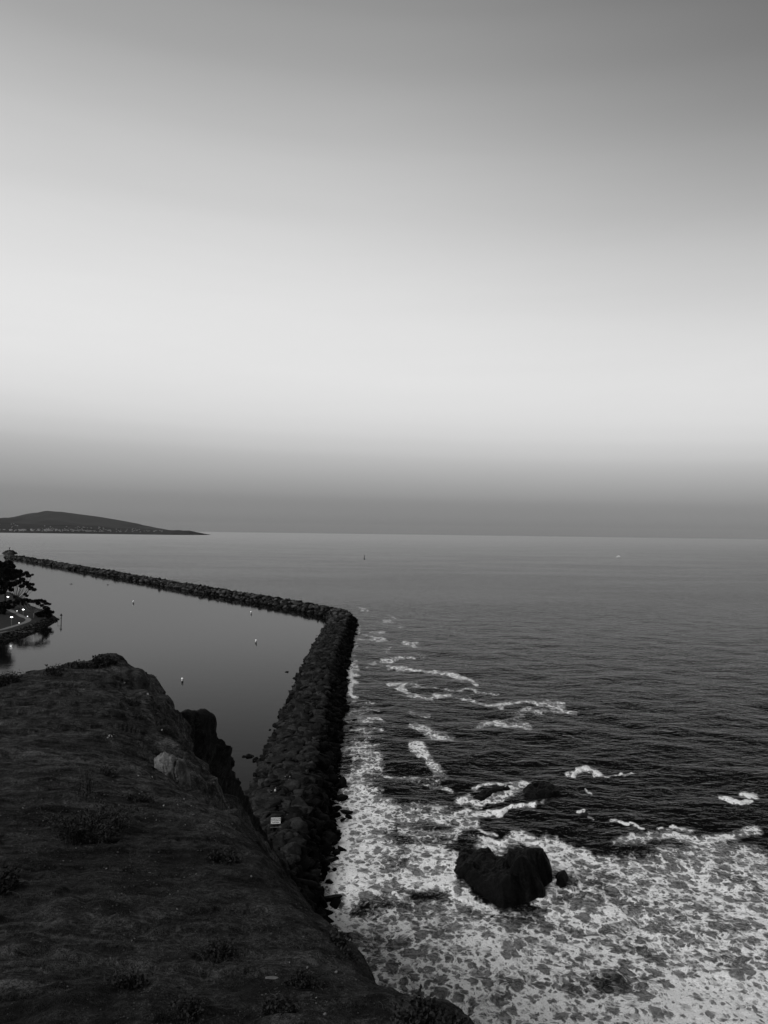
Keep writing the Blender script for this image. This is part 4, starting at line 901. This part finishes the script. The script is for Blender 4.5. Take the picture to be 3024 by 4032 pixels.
# ------------------------------------------------------------------ on the bluff: outcrop, stones, bushes, twigs
def on_bluff(px, py):
    p, n = hit(px, py); return p
def outcrop():
    """big pale weathered boulder set in the slope"""
    p = on_bluff(662, 3052); v, f = boulder_shape(6, np.random.default_rng(5), .9)
    v = v/np.linalg.norm(v, axis=1)[:, None]; k = p.y/FPX
    n = np.array([[.75, -.5, .45], [-.6, -.5, .6], [.1, -.75, .75], [.2, .2, 1], [.95, .1, .3], [-1, 0, .1], [0, -1, -.1], [.6, -.8, 0.1], [0, 1, 0], [-.3, -.9, .4]]); n = n/np.linalg.norm(n, axis=1)[:, None]
    h = np.array([.92, .9, .95, .93, .98, 1, .95, .95, 1, .97]); dn = v@n.T
    r = np.min(np.where(dn > .05, h/np.maximum(dn, .05), 9), axis=1); r = np.minimum(r, 1.12)
    q = v*r[:, None]; q *= (1+.10*noise(q[:, 0], q[:, 1]*2, q[:, 2], .8, 2)+.07*noise(q[:, 0]*2, q[:, 1], q[:, 2]*.7, .35, 3)+.03*noise(q[:, 0], q[:, 1], q[:, 2], .1, 4))[:, None]
    # split clefts down its right side
    cl = np.abs(noise(q[:, 0]*2.2+q[:, 2]*.8, q[:, 1], q[:, 2]*.25, .8, 6)); q *= (1-.13*np.exp(-(cl/.07)**2)*(q[:, 0] > -.2))[:, None]
    q = q*np.array([72*k, 62*k, 88*k]); a = R(-22); c, s_ = math.cos(a), math.sin(a)
    q = np.stack([q[:, 0]*c+q[:, 2]*s_*-1*-1*.0+q[:, 2]*.35*-1*s_*-1, q[:, 1], q[:, 2]*c-q[:, 0]*s_*-.6], 1)
    link('outcrop', mesh_np('outcrop', q, f, MT['palerock'], False), None, p+Vector((.03, .12, -.05)), label='large pale weathered boulder stuck in the bluff edge', category='boulder')
outcrop()

def stones_on_bluff():
    rng = random.Random(5)
    sp = [(430, 2898, 1.6), (440, 2900, 1.4), (425, 2905, 1.2), (448, 2893, 1.0), (491, 2690, 1.2), (582, 2735, 2.0), (637, 2875, 1.2), (92, 3184, 1.7), (545, 3055, 1.1), (503, 2790, .9), (573, 3224, 1.3), (616, 3230, 1.1), (644, 3173, 1.3), (730, 3249, 1.2), (548, 3127, 1.1), (753, 3174, 1.0),
          (371, 3144, 1.6), (420, 3420, 1.3), (772, 3443, 1.4), (698, 3581, 1.3), (670, 3522, .9), (1246, 3929, 1.3), (1086, 3836, 1.1), (1210, 3813, 2.0), (163, 3815, 1.5), (519, 3705, 1.1), (1140, 3790, .8), (1323, 3830, 2.2), (1280, 3996, 2.4), (990, 3452, 1.6), (846, 2952, .9), (725, 3148, 2.0), (760, 3210, 2.2), (700, 3170, 1.4),
          (818, 3005, 1.2), (842, 3082, 1.2), (620, 2810, 1.4), (330, 2715, 1.0), (600, 3060, 1.2), (380, 3275, .9), (900, 3180, 1.4), (300, 3340, .9), (250, 3390, 1.0)]
    for i, (a, b, q) in enumerate(sp):
        p = on_bluff(a, b)
        if p is None: continue
        r = 3.2*q*p.y/FPX; w = b < 3200 or q < 1.35
        o = link('stone', WB[i % 6] if w else GB[i % 6], None, p+Vector((0, 0, r*.3)), category='stone', group='pale stones scattered on the bluff' if w else 'grey stones scattered on the bluff',
                 label='small pale stone lying on the bluff' if w else 'small grey stone lying on the bluff')
        o.scale = (r, r, r); o.rotation_euler = (rng.uniform(0, 1), rng.uniform(0, 1), rng.uniform(0, 6))
    # uncountable pebbles and clods
    V = []; Fc = []; b = 0; T = []
    rg = np.random.default_rng(12); n = 0
    while n < 9000:
        px, py = rg.uniform(-60, 1500), rg.uniform(2640, 4080)
        if noise(px, py, 0, 240, 3) < rg.uniform(-.5, .35): continue
        p = on_bluff(px, py)
        if p is None: n += 1; continue
        k = p.y/FPX; r = min(.045, rg.uniform(1.0, 3.4)*k*rg.choice([.5, .8, 1, 1.4])) if p.y < 12 else rg.uniform(.8, 2.4)*k*.8
        v, f = T1[rg.integers(12)]; v2 = v*r*np.array([1, 1, rg.uniform(.8, 1.3)])+np.array(p)+np.array([0, 0, r*.25])
        V.append(v2); Fc.append(f+b); b += len(v); T.append(np.full(len(v), rg.choice([-.6, -.5, -.3, 0, .4])))
        n += 1
    link('pebbles', mesh_np('pebbles', np.concatenate(V), np.concatenate(Fc), MT['clod'], False, dict(tone=np.concatenate(T))), kind='stuff', label='loose clods and pebbles on the dark earth', category='pebbles')
MT['clod'] = rock_mat('clod', .036, 30, bump=.004)
WB = [mesh_np('stone', v, f, MT['white_rock'], False) for v, f in T2[:6]]; GB = [mesh_np('stone', v, f, MT['pebble'], False) for v, f in T2[6:]]
stones_on_bluff()

def curl_twigs(mb, c, spread, n, ln, rad, rg, up=.25):
    for i in range(n):
        a = rg.uniform(0, 6.28); r = spread*math.sqrt(rg.random()); x, y = c.x+math.cos(a)*r, c.y+math.sin(a)*r
        g = ground(x, y); 
        if g is None: continue
        d = rg.uniform(0, 6.28); pts = [g+Vector((0, 0, rad))]; L = ln*rg.uniform(.5, 1.5); z = g.z
        for k in range(5):
            d += rg.uniform(-.5, .5); q = pts[-1]+Vector((math.cos(d)*L/5, math.sin(d)*L/5, rg.uniform(-up*.6, up)*L/5))
            gg = ground(q.x, q.y)
            if gg: q.z = max(q.z, gg.z+rad*.6)
            pts.append(q)
        mb.tube(pts, [rad, rad, rad*.8, rad*.7, rad*.5, rad*.3], 4)
def bush(px, py, w_px, h_px, label, name, leaf=.02, n=900, cat='bush', upright=.5, stems=22, seed=1, lm='leaf', sm='twig', group=None):
    rg = random.Random(seed); rng = np.random.default_rng(seed); p = on_bluff(px, py)
    k = p.y/FPX; W = w_px*k/2; H = h_px*k; t = empty(name, p, label, cat, group); V = []; Fc = []; st = MB(); b = 0
    per = n//stems
    for i in range(stems):
        a = rg.uniform(0, 6.28); r = W*math.sqrt(rg.random())*(.75+.45*math.sin(a*3+seed)*math.cos(a*2+seed*2)); x, y = p.x+math.cos(a)*r, p.y+math.sin(a)*r*.9; g = ground(x, y)
        if g is None or g.z < p.z-1.2*W-.3: continue
        L = H*rg.uniform(.4, 1.15); lean = Vector((math.cos(a), math.sin(a), 0))*(1-upright)*L*rg.uniform(.2, 1)+Vector((rg.uniform(-.2, .2), rg.uniform(-.2, .2), 0))*L
        pts = [g-Vector((0, 0, .01)), g+lean*.35+Vector((0, 0, L*.5)), g+lean+Vector((0, 0, L*(.6+.4*upright)))]
        st.tube(pts, [leaf*.16, leaf*.12, leaf*.05], 4)
        for j in range(per):
            u = rg.uniform(.15, 1.05); q = pts[0].lerp(pts[1], min(1, u*2)) if u < .5 else pts[1].lerp(pts[2], (u-.5)*2); q = q+Vector([rg.gauss(0, leaf*.8) for _ in range(3)])-p
            d = Vector([rg.gauss(0, 1) for _ in range(3)]); d.z = abs(d.z)*.8+.2; d.normalize(); s_ = d.cross(Vector([rg.gauss(0, 1) for _ in range(3)])).normalized(); l_ = leaf*rg.uniform(.6, 1.3)
            V += [q, q+d*l_*.45+s_*l_*.32, q+d*l_, q+d*l_*.45-s_*l_*.32]; Fc.append((b, b+1, b+2, b+3)); b += 4
    if V: link('leaves', mesh_np('leaves', [tuple(v) for v in V], Fc, MT[lm], False), t)
    part(st, 'stems', MT[sm], t); return t
bush(370, 3290, 250, 110, 'wide low dark bush in the middle of the bare slope', 'low_bush', .026, 5200, upright=.25, stems=130, seed=2)
bush(345, 3145, 50, 105, 'thin upright dry weed above the wide low bush', 'dry_weed', .03, 260, 'weed', 1.0, 14, 3, 'leaf', 'straw')
bush(20, 2690, 110, 32, 'dark grassy bush on the left skyline of the bluff', 'skyline_bush', .07, 2200, upright=.6, stems=60, seed=4)
bush(545, 3150, 110, 8, 'flat black mat of leaves below the pale outcrop', 'leaf_mat', .03, 1600, 'ground plant', .1, 60, 5)
bush(400, 2610, 90, 9, 'dark leafy mat on the very top of the bluff', 'leaf_mat', .10, 2000, 'ground plant', .2, 60, 6)
bush(300, 2632, 130, 6, 'thin dark leafy mat left of the bluff top', 'leaf_mat', .09, 900, 'ground plant', .15, 50, 7)
bush(215, 2652, 90, 5, 'small dark leafy mat on the left skyline slope', 'leaf_mat', .08, 500, 'ground plant', .15, 30, 17)
bush(1665, 4015, 180, 50, 'leafy black shrub on the cliff edge at the bottom', 'edge_shrub', .024, 1500, 'shrub', .95, 60, 8)
bush(1770, 4060, 120, 36, 'black shrub at the lower end of the cliff edge', 'edge_shrub', .020, 1800, 'shrub', .5, 60, 18)
bush(1340, 3722, 50, 28, 'small dark tuft on the cliff edge above the foam', 'edge_tuft', .022, 500, 'tuft', .6, 30, 9)
bush(1375, 3770, 50, 14, 'tiny dark tuft lower along the cliff edge', 'edge_tuft', .02, 300, 'tuft', .5, 24, 10)
bush(1090, 3985, 150, 14, 'dark matted tuft with dry stems near the bottom', 'ground_tuft', .018, 900, 'tuft', .15, 50, 11)
bush(1190, 3880, 120, 16, 'dark clump right of the white streaked stone', 'ground_tuft', .018, 700, 'tuft', .25, 40, 12)
bush(510, 3880, 140, 18, 'round dark tuft low on the left slope', 'ground_tuft', .02, 900, 'tuft', .2, 50, 13)
bush(870, 3745, 160, 9, 'flat dark tuft in the middle of the lower slope', 'ground_tuft', .02, 700, 'tuft', .1, 40, 14)
bush(740, 3970, 110, 24, 'dark tuft at bottom centre with thin stems', 'ground_tuft', .018, 600, 'tuft', .3, 34, 15)
bush(20, 3490, 90, 40, 'dark weedy clump at the left edge of the slope', 'ground_tuft', .03, 900, 'tuft', .5, 40, 16)
bush(430, 3050, 70, 12, 'small dark mat above the dry weed', 'leaf_mat', .04, 300, 'ground plant', .1, 24, 19)
bush(900, 3390, 120, 8, 'dark mat in the dip below the rim', 'leaf_mat', .03, 700, 'ground plant', .15, 36, 20)
bush(520, 2775, 90, 7, 'dark mat on the right shoulder of the bluff', 'leaf_mat', .06, 800, 'ground plant', .15, 40, 21)
bush(545, 2830, 60, 8, 'black mat at the upper break of the slope', 'leaf_mat', .05, 700, 'ground plant', .15, 40, 22)
# white streaked stone
p = on_bluff(1080, 3848); v, f = T2[2]; k = p.y/FPX
link('white_stone', mesh_np('white_stone', v*np.array([38, 12, 7])*k, f, MT['pebble'], False), None, p, label='flat pale streaked stone near the bottom of the slope', category='stone')
# scattered growth and dry twigs too many to count
def ground_cover():
    rg = random.Random(21); V = []; Fc = []; b = 0; tw = MB(); rgn = np.random.default_rng(4); n = 0
    while n < 1500:
        px, py = rg.uniform(-80, 1700), 2600+1480*rg.random()**.8
        if float(noise(px, py*1.8, 0, 230, 9)) < rg.uniform(-.25, .5): n += .2; continue
        p = on_bluff(px, py)
        if p is None or p.y > 45: n += .2; continue
        n += 1; k = p.y/FPX; rad = rg.choice([7, 10, 14, 20, 30])*rg.uniform(.7, 1.2)*k; lf = min(rg.uniform(2.2, 4.6)*k, .07)
        for j in range(rg.randrange(20, 80)):
            a = rg.uniform(0, 6.28); r = rad*rg.random(); q = p+Vector((math.cos(a)*r*1.7, math.sin(a)*r*1.5, 0)); q.z += (q.x-p.x)*-.06+(q.y-p.y)*-.17+rg.uniform(-.1, .7)*lf
            d = Vector((rg.gauss(0, 1), rg.gauss(0, 1), abs(rg.gauss(0, .8)))).normalized(); s_ = d.cross(Vector([rg.gauss(0, 1) for _ in range(3)])).normalized()
            V += [tuple(q), tuple(q+d*lf*.5+s_*lf*.3), tuple(q+d*lf), tuple(q+d*lf*.5-s_*lf*.3)]; Fc.append((b, b+1, b+2, b+3)); b += 4
    link('ground_cover', mesh_np('ground_cover', V, Fc, MT['leaf'], False), kind='stuff', label='dark scraps of creeping plants over the slope', category='ground cover')
    for (a, c, sp, n_, ln) in [(790, 3830, 90, 16, 130), (760, 3845, 70, 10, 160), (1080, 3960, 110, 16, 90), (490, 3850, 90, 12, 90), (880, 3920, 120, 8, 120), (880, 3990, 120, 6, 120), (930, 3730, 90, 8, 110), (90, 3580, 160, 10, 170), (60, 3460, 120, 9, 150), (160, 3230, 140, 7, 120), (350, 3180, 70, 7, 110),
                               (1590, 3950, 90, 12, 120), (1680, 3960, 120, 16, 110), (740, 4000, 140, 10, 120), (350, 3300, 160, 14, 90), (980, 3590, 140, 10, 70), (1180, 3740, 150, 12, 70), (240, 3900, 200, 14, 110), (1200, 3900, 200, 14, 80), (560, 3600, 250, 10, 80), (900, 3300, 150, 10, 60)]:
        p = on_bluff(a, c)
        if p is None: continue
        k = p.y/FPX; curl_twigs(tw, p, sp*k, max(3, n_//2), ln*k*.6, max(.6*k, .001), rg)
    tw.build('twigs', MT['twig'], None, kind='stuff', label='dry bleached twigs and stems on the ground', category='twigs')
ground_cover()

# ------------------------------------------------------------------ sea air between here and the far shore
mt, t, o = mat_new('haze'); pv = N(t, 'ShaderNodeVolumePrincipled'); pv.inputs['Color'].default_value = (.8, .8, .8, 1); pv.inputs['Density'].default_value = 2.5e-6
t.links.new(pv.outputs[0], o.inputs['Volume'])
mb = MB(); mb.box((0, 30000, 398), (120000, 88000, 804)); link('haze', mb.mesh('haze', mt), None, None, kind='stuff', label='thin sea haze over the bay')
